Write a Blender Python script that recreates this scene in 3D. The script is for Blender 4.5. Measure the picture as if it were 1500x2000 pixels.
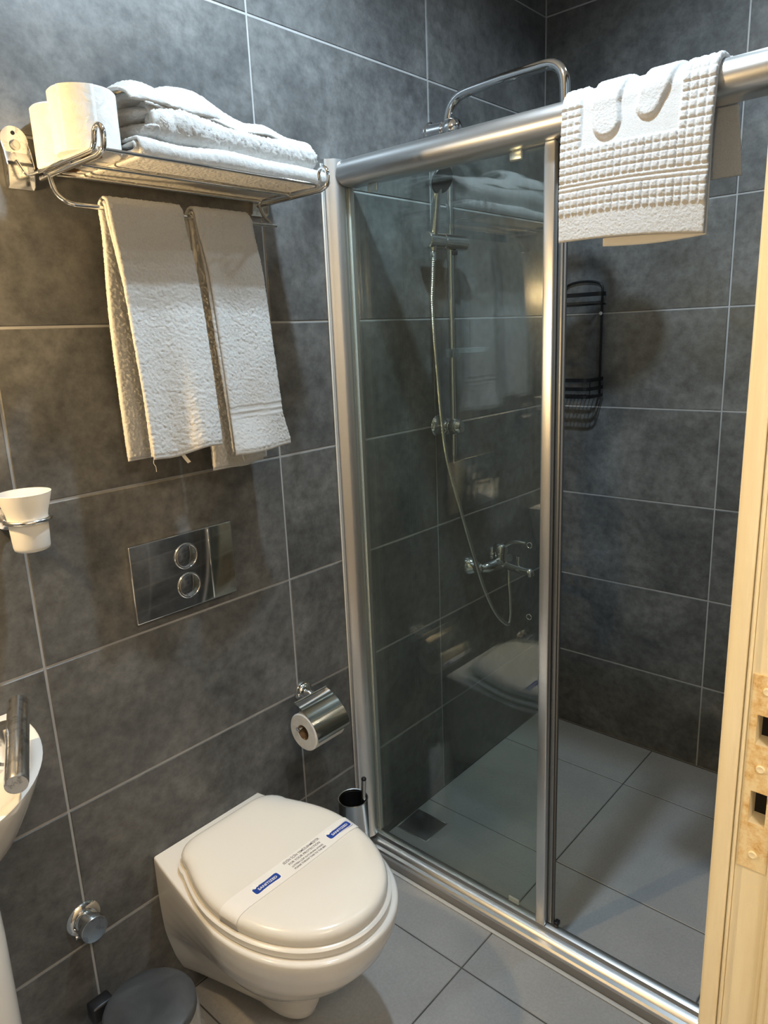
import bpy, bmesh, math
import numpy as np
from mathutils import Vector, Matrix

# ------------------------------------------------------------------ reset
for _o in list(bpy.data.objects):
    bpy.data.objects.remove(_o, do_unlink=True)
scene = bpy.context.scene
COL = scene.collection
rng = np.random.default_rng(7)
PI = math.pi

# ------------------------------------------------------------------ camera
cam_d = bpy.data.cameras.new('camera')
cam_d.sensor_fit = 'HORIZONTAL'
cam_d.sensor_width = 36.0
cam_d.lens = 33.707
cam_d.clip_start = 0.01
cam = bpy.data.objects.new('camera', cam_d)
COL.objects.link(cam)
yaw, pit, rol = .8378, -.2428, -.0424
fwd = Vector((math.sin(yaw)*math.cos(pit), math.cos(yaw)*math.cos(pit), math.sin(pit)))
rgt = fwd.cross(Vector((0, 0, 1))).normalized()
upv = rgt.cross(fwd)
r2 = rgt*math.cos(rol) + upv*math.sin(rol)
u2 = upv*math.cos(rol) - rgt*math.sin(rol)
M = Matrix((r2, u2, -fwd)).transposed().to_4x4()
M.translation = Vector((-.485, -1.2965, 1.4815))
cam.matrix_world = M
scene.camera = cam

# ------------------------------------------------------------------ view and world
scene.view_settings.view_transform = 'Standard'
scene.view_settings.look = 'None'
scene.view_settings.exposure = 0.85
scene.view_settings.gamma = 1.0
scene.view_settings.use_curve_mapping = False
world = bpy.data.worlds.new('world')
scene.world = world
world.use_nodes = True
world.node_tree.nodes['Background'].inputs[0].default_value = (1.0, .93, .84, 1)
world.node_tree.nodes['Background'].inputs[1].default_value = .25

COOL = (.68, .86, 1.0)
WARM = (1.0, .68, .32)
COOL_W = 40.0        # recessed ceiling spot
SHOWER_W = 8.0       # second recessed spot, over the shower
WARM_W = 17.0        # lamp above the mirror
HALL_W = 14.0        # unseen hallway wall lamp, added to brighten the door jamb
HALLC_W = 16.0       # unseen hallway ceiling lamp, added as fill
COOL_POS = (.45, -.58, 2.575)
SHOWER_POS = (1.38, -.80, 2.575)
WARM_POS = (-.33, -.085, 1.60)
HALL_POS = (-1.25, -1.44, 1.72)


# ------------------------------------------------------------------ node helpers
def new_mat(name):
    m = bpy.data.materials.new(name)
    m.use_nodes = True
    return m, m.node_tree.nodes, m.node_tree.links, m.node_tree.nodes['Principled BSDF']


def simple(name, col, rough=.5, metal=0.0, spec=.5, trans=0.0, coat=0.0, emit=None, es=0.0, ior=1.45):
    m, N, L, b = new_mat(name)
    b.inputs['Base Color'].default_value = (*col, 1)
    b.inputs['Roughness'].default_value = rough
    b.inputs['Metallic'].default_value = metal
    b.inputs['Specular IOR Level'].default_value = spec
    b.inputs['Transmission Weight'].default_value = trans
    b.inputs['Coat Weight'].default_value = coat
    b.inputs['IOR'].default_value = ior
    if emit:
        b.inputs['Emission Color'].default_value = (*emit, 1)
        b.inputs['Emission Strength'].default_value = es
    return m


def noise(N, L, vec, scale, detail=4, rough=.55, dist=0.0):
    n = N.new('ShaderNodeTexNoise')
    n.inputs['Scale'].default_value = scale
    n.inputs['Detail'].default_value = detail
    n.inputs['Roughness'].default_value = rough
    n.inputs['Distortion'].default_value = dist
    L.new(vec, n.inputs['Vector'])
    return n.outputs['Fac']


def ramp(N, L, fac, stops):
    r = N.new('ShaderNodeValToRGB')
    while len(r.color_ramp.elements) < len(stops):
        r.color_ramp.elements.new(.5)
    for e, (p, c) in zip(r.color_ramp.elements, stops):
        e.position = p
        e.color = (*c, 1) if len(c) == 3 else c
    L.new(fac, r.inputs[0])
    return r.outputs[0]


def bump(N, L, b, h, strength=.2, dist=.002):
    n = N.new('ShaderNodeBump')
    n.inputs['Strength'].default_value = strength
    n.inputs['Distance'].default_value = dist
    L.new(h, n.inputs['Height'])
    L.new(n.outputs[0], b.inputs['Normal'])


def mixc(N, L, fac, a, b, mode='MIX'):
    m = N.new('ShaderNodeMix')
    m.data_type = 'RGBA'
    m.blend_type = mode
    for s, v in ((m.inputs[0], fac), (m.inputs[6], a), (m.inputs[7], b)):
        if hasattr(v, 'is_linked'):
            L.new(v, s)
        elif isinstance(v, (int, float)):
            s.default_value = v
        else:
            s.default_value = (*v, 1)
    return m.outputs[2]


def tile_vec(N, L, stretch):
    tc = N.new('ShaderNodeTexCoord')
    oi = N.new('ShaderNodeObjectInfo')
    mu = N.new('ShaderNodeVectorMath'); mu.operation = 'MULTIPLY'
    mu.inputs[1].default_value = stretch
    L.new(tc.outputs['Object'], mu.inputs[0])
    sc = N.new('ShaderNodeMath'); sc.operation = 'MULTIPLY'; sc.inputs[1].default_value = 37.0
    L.new(oi.outputs['Random'], sc.inputs[0])
    ad = N.new('ShaderNodeVectorMath'); ad.operation = 'ADD'
    L.new(mu.outputs[0], ad.inputs[0]); L.new(sc.outputs[0], ad.inputs[1])
    return ad.outputs[0], oi.outputs['Random']


def mat_wall_tile():
    m, N, L, b = new_mat('anthracite_tile')
    v, rnd = tile_vec(N, L, (1, 1, 1.7))
    big = noise(N, L, v, 4.0, 7, .60, .6)
    fine = noise(N, L, v, 34, 8, .7)
    base = ramp(N, L, big, [(.25, (.066, .068, .069)), (.42, (.098, .099, .099)), (.58, (.140, .140, .137)), (.78, (.215, .215, .21))])
    f2 = ramp(N, L, fine, [(.33, (.58, .58, .58)), (.68, (1.35, 1.35, 1.35))])
    c = mixc(N, L, .8, base, f2, 'MULTIPLY')
    # small pale scratches
    wv, _ = tile_vec(N, L, (3, 3, 30))
    scr = ramp(N, L, noise(N, L, wv, 6, 3, .6), [(.70, (0, 0, 0)), (.76, (1, 1, 1))])
    ms = N.new('ShaderNodeMath'); ms.operation = 'MULTIPLY'; ms.inputs[1].default_value = .16
    L.new(scr, ms.inputs[0])
    c = mixc(N, L, ms.outputs[0], c, (.25, .25, .25))
    L.new(c, b.inputs['Base Color'])
    rr = ramp(N, L, big, [(.3, (.34, .34, .34)), (.7, (.5, .5, .5))])
    L.new(rr, b.inputs['Roughness'])
    b.inputs['Specular IOR Level'].default_value = .45
    bump(N, L, b, fine, .25, .0012)
    return m


def mat_floor_tile():
    m, N, L, b = new_mat('grey_floor_tile')
    v, rnd = tile_vec(N, L, (1, 1, 1))
    big = noise(N, L, v, 5, 5, .6)
    fine = noise(N, L, v, 160, 3, .6)
    c = ramp(N, L, big, [(.3, (.36, .36, .365)), (.7, (.43, .427, .42))])
    c = mixc(N, L, .18, c, fine, 'OVERLAY')
    L.new(c, b.inputs['Base Color'])
    b.inputs['Roughness'].default_value = .36
    bump(N, L, b, fine, .06, .0008)
    return m


def mat_grout(name, c0, c1):
    m, N, L, b = new_mat(name)
    tc = N.new('ShaderNodeTexCoord')
    f = noise(N, L, tc.outputs['Object'], 9, 5, .65)
    L.new(ramp(N, L, f, [(.3, c0), (.7, c1)]), b.inputs['Base Color'])
    b.inputs['Roughness'].default_value = .85
    return m


def mat_terry(name, c=(.70, .695, .68)):
    m, N, L, b = new_mat(name)
    tc = N.new('ShaderNodeTexCoord')
    f = noise(N, L, tc.outputs['Object'], 420, 3, .7)
    g = noise(N, L, tc.outputs['Object'], 1100, 2, .6)
    col = ramp(N, L, f, [(.3, tuple(x*.88 for x in c)), (.6, c)])
    L.new(col, b.inputs['Base Color'])
    b.inputs['Roughness'].default_value = 1.0
    b.inputs['Specular IOR Level'].default_value = .1
    b.inputs['Sheen Weight'].default_value = .25
    b.inputs['Sheen Roughness'].default_value = .5
    ad = N.new('ShaderNodeMath'); ad.operation = 'ADD'
    L.new(f, ad.inputs[0]); L.new(g, ad.inputs[1])
    bump(N, L, b, ad.outputs[0], .6, .0015)
    return m


def mat_chrome(name, col=(.82, .83, .84), rough=.07, wear=.0):
    m, N, L, b = new_mat(name)
    b.inputs['Metallic'].default_value = 1.0
    if not wear:
        b.inputs['Base Color'].default_value = (*col, 1)
        b.inputs['Roughness'].default_value = rough
        return m
    tc = N.new('ShaderNodeTexCoord')
    f = noise(N, L, tc.outputs['Object'], 45, 5, .7)
    if wear:
        L.new(ramp(N, L, f, [(.52, col), (.60, tuple(.6*x for x in col))]), b.inputs['Base Color'])
    else:
        b.inputs['Base Color'].default_value = (*col, 1)
    L.new(ramp(N, L, f, [(.3, (rough,)*3), (.75, (rough+.06+wear,)*3)]), b.inputs['Roughness'])
    return m


def mat_glass(name, tint=(.945, .975, .962), dirt=.004):
    # clear sheet: both faces mirror a Schlick share, the rest passes straight through
    m = bpy.data.materials.new(name)
    m.use_nodes = True
    N, L = m.node_tree.nodes, m.node_tree.links
    N.remove(N['Principled BSDF'])
    out = N['Material Output']
    lw = N.new('ShaderNodeLayerWeight'); lw.inputs['Blend'].default_value = .5
    pw = N.new('ShaderNodeMath'); pw.operation = 'POWER'; pw.inputs[1].default_value = 5
    L.new(lw.outputs['Facing'], pw.inputs[0])
    ma = N.new('ShaderNodeMath'); ma.operation = 'MULTIPLY_ADD'
    ma.inputs[1].default_value = .955; ma.inputs[2].default_value = .045
    L.new(pw.outputs[0], ma.inputs[0])
    tr = N.new('ShaderNodeBsdfTransparent'); tr.inputs[0].default_value = (*tint, 1)
    gl = N.new('ShaderNodeBsdfGlossy'); gl.inputs['Roughness'].default_value = .004
    gl.inputs['Color'].default_value = (1, 1, 1, 1)
    mx = N.new('ShaderNodeMixShader')
    L.new(ma.outputs[0], mx.inputs[0]); L.new(tr.outputs[0], mx.inputs[1]); L.new(gl.outputs[0], mx.inputs[2])
    df = N.new('ShaderNodeBsdfDiffuse'); df.inputs[0].default_value = (.75, .8, .8, 1)
    m2 = N.new('ShaderNodeMixShader'); m2.inputs[0].default_value = dirt
    L.new(mx.outputs[0], m2.inputs[1]); L.new(df.outputs[0], m2.inputs[2])
    L.new(m2.outputs[0], out.inputs['Surface'])
    return m


def mat_paper():
    m, N, L, b = new_mat('tissue_paper')
    tc = N.new('ShaderNodeTexCoord')
    f = noise(N, L, tc.outputs['Object'], 60, 4, .6, .8)
    L.new(ramp(N, L, f, [(.3, (.74, .73, .71)), (.7, (.84, .83, .81))]), b.inputs['Base Color'])
    b.inputs['Roughness'].default_value = .95
    bump(N, L, b, f, .5, .003)
    return m


def mat_door_paint():
    m, N, L, b = new_mat('cream_gloss_paint')
    tc = N.new('ShaderNodeTexCoord')
    mp = N.new('ShaderNodeMapping'); mp.inputs['Scale'].default_value = (60, 60, 5)
    L.new(tc.outputs['Object'], mp.inputs['Vector'])
    f = noise(N, L, mp.outputs[0], 1.2, 5, .7)
    s = noise(N, L, tc.outputs['Object'], 38, 3, .6)
    c = ramp(N, L, f, [(.3, (.80, .70, .50)), (.6, (.86, .78, .58))])
    k = ramp(N, L, s, [(.72, (0, 0, 0)), (.76, (1, 1, 1))])
    mk = N.new('ShaderNodeMath'); mk.operation = 'MULTIPLY'; mk.inputs[1].default_value = .45
    L.new(k, mk.inputs[0])
    c = mixc(N, L, mk.outputs[0], c, (.42, .30, .14))
    L.new(c, b.inputs['Base Color'])
    b.inputs['Roughness'].default_value = .4
    bump(N, L, b, f, .2, .001)
    return m


def mat_rust_plate():
    m, N, L, b = new_mat('worn_painted_steel')
    tc = N.new('ShaderNodeTexCoord')
    s = noise(N, L, tc.outputs['Object'], 55, 7, .75)
    c = ramp(N, L, s, [(.44, (.82, .70, .46)), (.56, (.72, .52, .26)), (.68, (.50, .27, .09))])
    L.new(c, b.inputs['Base Color'])
    b.inputs['Roughness'].default_value = .55
    bump(N, L, b, s, .4, .0015)
    return m


def mat_liner():
    m = bpy.data.materials.new('clear_plastic_film')
    m.use_nodes = True
    N, L = m.node_tree.nodes, m.node_tree.links
    N.remove(N['Principled BSDF'])
    tr = N.new('ShaderNodeBsdfTransparent')
    gl = N.new('ShaderNodeBsdfGlossy'); gl.inputs['Roughness'].default_value = .15
    df = N.new('ShaderNodeBsdfDiffuse'); df.inputs[0].default_value = (.8, .8, .8, 1)
    a = N.new('ShaderNodeMixShader'); a.inputs[0].default_value = .25
    L.new(tr.outputs[0], a.inputs[1]); L.new(gl.outputs[0], a.inputs[2])
    b = N.new('ShaderNodeMixShader'); b.inputs[0].default_value = .28
    L.new(a.outputs[0], b.inputs[1]); L.new(df.outputs[0], b.inputs[2])
    L.new(b.outputs[0], N['Material Output'].inputs['Surface'])
    return m


def mat_bin_lid():
    m, N, L, b = new_mat('smeared_dark_steel')
    tc = N.new('ShaderNodeTexCoord')
    f = noise(N, L, tc.outputs['Object'], 9, 4, .6, 1.5)
    L.new(ramp(N, L, f, [(.3, (.07, .075, .08)), (.75, (.15, .155, .16))]), b.inputs['Base Color'])
    L.new(ramp(N, L, f, [(.3, (.3,)*3), (.75, (.5,)*3)]), b.inputs['Roughness'])
    b.inputs['Metallic'].default_value = .3
    return m


T_WALL = mat_wall_tile()
T_FLOOR = mat_floor_tile()
G_WALL = mat_grout('pale_grey_grout', (.33, .33, .33), (.44, .435, .43))
G_FLOOR = mat_grout('floor_grout', (.07, .068, .065), (.12, .118, .11))
TERRY = mat_terry('white_terry')
HEM = simple('flat_woven_hem', (.78, .77, .75), .95, spec=.1)
MATFAB = mat_terry('white_mat_cotton', (.70, .70, .70))
CHROME = mat_chrome('polished_chrome')
CHROME_OLD = mat_chrome('limescaled_chrome', rough=.12, wear=.10)
BRUSHED = mat_chrome('brushed_steel', (.62, .61, .60), .26)
ALU = mat_chrome('satin_aluminium', (.80, .80, .80), .33)
ALU_D = mat_chrome('dull_aluminium', (.36, .365, .36), .4)
GLASS = mat_glass('shower_glass')
CERAMIC = simple('white_ceramic', (.80, .79, .77), .12, spec=.5, coat=.3)
SEATM = simple('white_seat_plastic', (.80, .785, .75), .22, spec=.5)
PAPER = mat_paper()
CARD = simple('brown_cardboard', (.30, .20, .12), .9)
BANDM = simple('sanitary_band_paper', (.84, .83, .82), .8)
BLUE = simple('blue_print', (.012, .055, .34), .6)
WHITEP = simple('white_print', (.88, .88, .88), .7)
INK = simple('grey_ink', (.06, .06, .08), .8)
BLACK = simple('black_wire_coating', (.006, .006, .007), .42)
BLACKP = simple('black_plastic', (.012, .012, .014), .35)
DARKIN = simple('dark_cavity', (.01, .008, .007), .9)
FROST = simple('frosted_glass', (.88, .87, .84), .55, trans=.35, spec=.4)
CLEARP = mat_glass('clear_plastic', (.93, .95, .95), .06)
DOORP = mat_door_paint()
RUST = mat_rust_plate()
LINER = mat_liner()
BINLID = mat_bin_lid()
CAULK = simple('white_silicone', (.62, .61, .58), .5)
PLASTER = simple('white_plaster', (.75, .74, .72), .9)
HALLP = simple('cream_hall_paint', (.62, .55, .44), .9)
HALLF = simple('brown_hall_floor', (.20, .14, .09), .5)
MIRRORM = simple('mirror_silver', (.92, .93, .93), .01, metal=1)
DRAINM = simple('dark_drain_steel', (.07, .07, .08), .4, metal=.6)
RUBBER = simple('grey_rubber_seal', (.16, .16, .16), .6)
LENS_C = simple('cool_led_lens', (.9, .9, .9), .4, emit=COOL, es=12)
LENS_W = simple('warm_lamp_glass', (.9, .9, .9), .4, emit=WARM, es=10)


# ------------------------------------------------------------------ object helpers
def link(name, me, mat, parent=None, smooth=False):
    o = bpy.data.objects.new(name, me)
    COL.objects.link(o)
    if mat is not None and not me.materials:
        me.materials.append(mat)
    if smooth:
        me.polygons.foreach_set('use_smooth', [True]*len(me.polygons))
    if parent:
        o.parent = parent
    return o


def thing(name, label, cat, loc=(0, 0, 0), group=None):
    o = bpy.data.objects.new(name, None)
    o.empty_display_size = .05
    COL.objects.link(o)
    o.location = loc
    return tag(o, label, cat, group)


def tag(o, label, cat, group=None):
    o['label'] = label
    o['category'] = cat
    if group:
        o['group'] = group
    return o


def struct(o, label=None):
    o['kind'] = 'structure'
    if label:
        o['label'] = label
    return o


def raw(name, V, F, mat, parent=None, smooth=True, off=None):
    V = np.asarray(V, float)
    if parent is not None:
        V = V - np.array(parent_loc(parent))
    me = bpy.data.meshes.new(name)
    me.from_pydata([tuple(v) for v in V], [], F)
    me.update()
    bm = bmesh.new(); bm.from_mesh(me)
    bmesh.ops.recalc_face_normals(bm, faces=bm.faces)
    bm.to_mesh(me); bm.free()
    return link(name, me, mat, parent, smooth)


def parent_loc(p):
    x, y, z = p.location
    if p.parent:
        a, b, c = parent_loc(p.parent)
        return (x+a, y+b, z+c)
    return (x, y, z)


def sharpen(o, ang=40):
    me = o.data
    me.polygons.foreach_set('use_smooth', [True]*len(me.polygons))
    bm = bmesh.new(); bm.from_mesh(me)
    for e in bm.edges:
        if len(e.link_faces) == 2 and e.calc_face_angle(0) > math.radians(ang):
            e.smooth = False
    bm.to_mesh(me); bm.free()
    return o


def box(name, x0, x1, y0, y1, z0, z1, mat, parent=None, bev=.0, seg=2):
    bm = bmesh.new()
    bmesh.ops.create_cube(bm, size=1)
    p = parent_loc(parent) if parent else (0, 0, 0)
    for v in bm.verts:
        v.co = Vector(((x0+x1)/2 + v.co.x*(x1-x0) - p[0], (y0+y1)/2 + v.co.y*(y1-y0) - p[1], (z0+z1)/2 + v.co.z*(z1-z0) - p[2]))
    if bev:
        bmesh.ops.bevel(bm, geom=list(bm.edges), offset=bev, segments=seg, affect='EDGES', profile=.5)
    me = bpy.data.meshes.new(name)
    bm.to_mesh(me); bm.free()
    o = link(name, me, mat, parent)
    if bev:
        sharpen(o, 50)
    return o


def fillet(pts, r, n=6):
    pts = [np.array(p, float) for p in pts]
    out = [pts[0]]
    for a, b, c in zip(pts[:-2], pts[1:-1], pts[2:]):
        d0, d1 = a-b, c-b
        l0, l1 = np.linalg.norm(d0), np.linalg.norm(d1)
        k = min(r, l0*.48, l1*.48)
        p0, p1 = b+d0/l0*k, b+d1/l1*k
        for t in np.linspace(0, 1, n):
            out.append((1-t)**2*p0 + 2*t*(1-t)*b + t*t*p1)
    out.append(pts[-1])
    return out


def spline(pts, n=8):
    P = [np.array(p, float) for p in pts]
    P = [2*P[0]-P[1]] + P + [2*P[-1]-P[-2]]
    out = []
    for i in range(1, len(P)-2):
        for t in np.linspace(0, 1, n, endpoint=False):
            a, b, c, d = P[i-1:i+3]
            out.append(.5*((2*b) + (c-a)*t + (2*a-5*b+4*c-d)*t*t + (3*b-a-3*c+d)*t**3))
    out.append(P[-2])
    return out


def tube_vf(pts, rad, seg=10, cap=True):
    P = np.array(pts, float)
    n = len(P)
    R = np.full(n, rad) if np.isscalar(rad) else np.array(rad, float)
    T = np.gradient(P, axis=0)
    T /= np.linalg.norm(T, axis=1)[:, None] + 1e-12
    ref = np.array([0, 0, 1.]) if abs(T[0][2]) < .9 else np.array([1., 0, 0])
    u = np.cross(T[0], ref); u /= np.linalg.norm(u)
    V = []
    for i in range(n):
        u = u - T[i]*(u@T[i]); u /= np.linalg.norm(u)
        w = np.cross(T[i], u)
        for k in range(seg):
            a = 2*PI*k/seg
            V.append(P[i] + R[i]*(math.cos(a)*u + math.sin(a)*w))
    F = []
    for i in range(n-1):
        for k in range(seg):
            k2 = (k+1) % seg
            F.append((i*seg+k, i*seg+k2, (i+1)*seg+k2, (i+1)*seg+k))
    if cap:
        F.append(tuple(range(seg-1, -1, -1)))
        F.append(tuple((n-1)*seg+k for k in range(seg)))
    return V, F


def join(parts):
    V, F = [], []
    for v, f in parts:
        o = len(V)
        V += [tuple(x) for x in v]
        F += [tuple(i+o for i in g) for g in f]
    return V, F


def tube(name, pts, rad, mat, parent=None, seg=10):
    V, F = tube_vf(pts, rad, seg)
    return sharpen(raw(name, V, F, mat, parent), 60)


def lathe_vf(prof, org, axis=(0, 0, 1), seg=32):
    a = np.array(axis, float); a /= np.linalg.norm(a)
    ref = np.array([1., 0, 0]) if abs(a[0]) < .9 else np.array([0, 1., 0])
    u = np.cross(a, ref); u /= np.linalg.norm(u); w = np.cross(a, u)
    V, F = [], []
    org = np.array(org, float)
    for r, h in prof:
        for k in range(seg):
            t = 2*PI*k/seg
            V.append(org + a*h + max(r, 1e-5)*(math.cos(t)*u + math.sin(t)*w))
    for i in range(len(prof)-1):
        for k in range(seg):
            k2 = (k+1) % seg
            F.append((i*seg+k, i*seg+k2, (i+1)*seg+k2, (i+1)*seg+k))
    F.append(tuple(range(seg))); F.append(tuple((len(prof)-1)*seg+k for k in range(seg)))
    return V, F


def lathe(name, prof, org, mat, parent=None, axis=(0, 0, 1), seg=32, ang=35):
    V, F = lathe_vf(prof, org, axis, seg)
    return sharpen(raw(name, V, F, mat, parent), ang)


def sweep(name, prof, y0, y1, mat, parent=None):
    """closed (x,z) profile extruded along Y"""
    n = len(prof)
    V = [(x, y0, z) for x, z in prof] + [(x, y1, z) for x, z in prof]
    F = [(k, (k+1) % n, n+(k+1) % n, n+k) for k in range(n)] + [tuple(range(n)), tuple(range(2*n-1, n-1, -1))]
    return sharpen(raw(name, V, F, mat, parent), 30)


def torus(name, c, R, r, axis, mat, parent=None, seg=40, s2=10):
    a = np.array(axis, float); a /= np.linalg.norm(a)
    ref = np.array([1., 0, 0]) if abs(a[0]) < .9 else np.array([0, 1., 0])
    u = np.cross(a, ref); u /= np.linalg.norm(u); w = np.cross(a, u)
    V, F = [], []
    for i in range(seg):
        t = 2*PI*i/seg
        d = math.cos(t)*u + math.sin(t)*w
        for k in range(s2):
            q = 2*PI*k/s2
            V.append(np.array(c) + d*(R+r*math.cos(q)) + a*r*math.sin(q))
    for i in range(seg):
        for k in range(s2):
            F.append((i*s2+k, ((i+1) % seg)*s2+k, ((i+1) % seg)*s2+(k+1) % s2, i*s2+(k+1) % s2))
    return raw(name, V, F, mat, parent)


# ---- cloth ---------------------------------------------------------
def vnoise(n, m, cn, cm, seed):
    g = np.random.default_rng(seed).standard_normal((cn+3, cm+3))
    def up(g, n, c):
        x = np.linspace(0, c, n)+1
        i = np.clip(np.floor(x).astype(int), 1, c+1-1+0) if c > 0 else np.ones(n, int)
        t = (x-i)[:, None]
        i = np.clip(i, 1, g.shape[0]-3)
        a, b, cc, d = g[i-1], g[i], g[i+1], g[i+2]
        return .5*((2*b)+(cc-a)*t+(2*a-5*b+4*cc-d)*t*t+(3*b-a-3*cc+d)*t**3)
    return up(up(g, n, cn).T, m, cm).T


def sheet(P, t, amp, seed=0, relief=None, edge=5):
    """closed cloth solid around a grid of points P (n x m x 3); pile noise on both faces"""
    n, m, _ = P.shape
    du = np.gradient(P, axis=0); dv = np.gradient(P, axis=1)
    Nn = np.cross(du, dv); Nn /= np.linalg.norm(Nn, axis=2)[..., None] + 1e-12
    r = np.random.default_rng(seed)
    ei = np.minimum(np.arange(n), np.arange(n)[::-1]); ej = np.minimum(np.arange(m), np.arange(m)[::-1])
    e = np.minimum.outer(ei, ej)
    prof = np.clip(e/edge, 0, 1)
    th = (t/2)*(0.28+.72*np.sqrt(1-(1-prof)**2))
    def pile():
        w = r.standard_normal((n, m))
        s = (w + np.roll(w, 1, 0) + np.roll(w, 1, 1) + np.roll(np.roll(w, 1, 0), 1, 1))/2
        return amp*(.22*s + .78*r.standard_normal((n, m)))
    h = pile()
    if relief is not None:
        h = h*relief[1] + relief[0]
    A = P + Nn*(th + h)[..., None]
    B = P - Nn*(th + pile())[..., None]
    V = np.concatenate([A.reshape(-1, 3), B.reshape(-1, 3)])
    i, j = np.meshgrid(np.arange(n-1), np.arange(m-1), indexing='ij')
    q = np.stack([i*m+j, (i+1)*m+j, (i+1)*m+j+1, i*m+j+1], -1).reshape(-1, 4)
    qb = q[:, ::-1] + n*m
    F = [q, qb]
    o = n*m
    def strip(a):
        a = np.array(a)
        return np.stack([a[:-1], a[1:], a[1:]+o, a[:-1]+o], -1)
    F += [strip([k for k in range(m)]), strip([(n-1)*m+k for k in range(m)][::-1]),
          strip([k*m for k in range(n)][::-1]), strip([k*m+m-1 for k in range(n)])]
    return V, np.concatenate(F)


def cloth(name, parts, mat, parent=None, off=None):
    Vs, Fs, o = [], [], 0
    for V, F in parts:
        Vs.append(V); Fs.append(F+o); o += len(V)
    V = np.concatenate(Vs); F = np.concatenate(Fs)
    if parent is not None:
        V = V - np.array(parent_loc(parent))
    me = bpy.data.meshes.new(name)
    me.vertices.add(len(V)); me.vertices.foreach_set('co', V.ravel())
    me.loops.add(F.size); me.loops.foreach_set('vertex_index', F.ravel().astype(np.int32))
    me.polygons.add(len(F))
    me.polygons.foreach_set('loop_start', np.arange(0, F.size, 4, dtype=np.int32))
    me.polygons.foreach_set('loop_total', np.full(len(F), 4, np.int32))
    me.update(calc_edges=True)
    me.validate()
    return link(name, me, mat, parent, True)


def resample(path, step):
    path = np.array(path, float)
    d = np.r_[0, np.cumsum(np.linalg.norm(np.diff(path, axis=0), axis=1))]
    n = max(int(d[-1]/step), 8)
    s = np.linspace(0, d[-1], n)
    return np.stack([np.interp(s, d, path[:, k]) for k in range(path.shape[1])], 1)


# ------------------------------------------------------------------ room shell
XL, XR, YF, ZC = -.95, 1.82, -1.13, 2.60
Z0, RH, TW = 1.517, .305, .60
DX0, DX1, DZ = -.72, .155, 2.08        # doorway

_tile_cache = {}


def tile_mesh(w, h, mat, b=.0016, th=.007):
    key = (round(w, 4), round(h, 4), mat.name)
    if key in _tile_cache:
        return _tile_cache[key]
    V = []
    for (iw, z) in ((0, -th), (0, -b), (b, 0)):
        V += [(-w/2+iw, -h/2+iw, z), (w/2-iw, -h/2+iw, z), (w/2-iw, h/2-iw, z), (-w/2+iw, h/2-iw, z)]
    F = [(8, 9, 10, 11)]
    for s in (0, 4):
        for k in range(4):
            F.append((s+k, s+(k+1) % 4, s+4+(k+1) % 4, s+4+k))
    me = bpy.data.meshes.new('tile')
    me.from_pydata(V, [], F); me.update()
    me.materials.append(mat)
    _tile_cache[key] = me
    return me


def lay(parent, us, vs, org, ud, vd, nd, mat, gap, skip=None, jitter=.0004):
    """one tile object per cell of the (us, vs) joint grid"""
    base = np.array(parent_loc(parent))
    r = np.random.default_rng(3)
    for u0, u1 in zip(us[:-1], us[1:]):
        for v0, v1 in zip(vs[:-1], vs[1:]):
            if u1-u0 < .02 or v1-v0 < .02:
                continue
            if skip and skip(u0, u1, v0, v1):
                continue
            me = tile_mesh(u1-u0-gap, v1-v0-gap, mat)
            o = bpy.data.objects.new('tile', me)
            COL.objects.link(o)
            c = np.array(org) + np.array(ud)*(u0+u1)/2 + np.array(vd)*(v0+v1)/2 + np.array(nd)*(r.uniform(-1, 1)*jitter) - base
            Mx = Matrix((ud, vd, nd)).transposed().to_4x4()
            Mx.translation = Vector(c)
            o.parent = parent
            o.matrix_local = Mx


rows = [0.0] + [Z0+RH*k for k in range(-4, 4)] + [ZC]
G = .0042
RC = .0016      # grout lies this far behind the tile face
wb = struct(box('wall_back', XL-.1, XR+.1, RC, .12, 0, ZC, G_WALL), 'dark grey tiled wall behind the toilet and towel rack')
lay(wb, [XL, -.6, 0, .6, 1.2, XR], rows, (0, 0, 0), (1, 0, 0), (0, 0, 1), (0, -1, 0), T_WALL, G)
wr = struct(box('wall_right', XR+RC, XR+.12, YF-.14, RC, 0, ZC, G_WALL), 'dark grey tiled wall at the far end of the shower')
lay(wr, [YF, -.61, 0], rows, (XR, 0, 0), (0, 1, 0), (0, 0, 1), (-1, 0, 0), T_WALL, G)
wl = struct(box('wall_left', XL-.12, XL-RC, YF-.14, RC, 0, ZC, G_WALL), 'dark grey tiled wall beside the washbasin')
lay(wl, [YF, -.61, 0], rows, (XL, 0, 0), (0, -1, 0), (0, 0, 1), (1, 0, 0), T_WALL, G,) if False else None
lay(wl, [0, .61, -YF], rows, (XL, 0, 0), (0, -1, 0), (0, 0, 1), (1, 0, 0), T_WALL, G)
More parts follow.
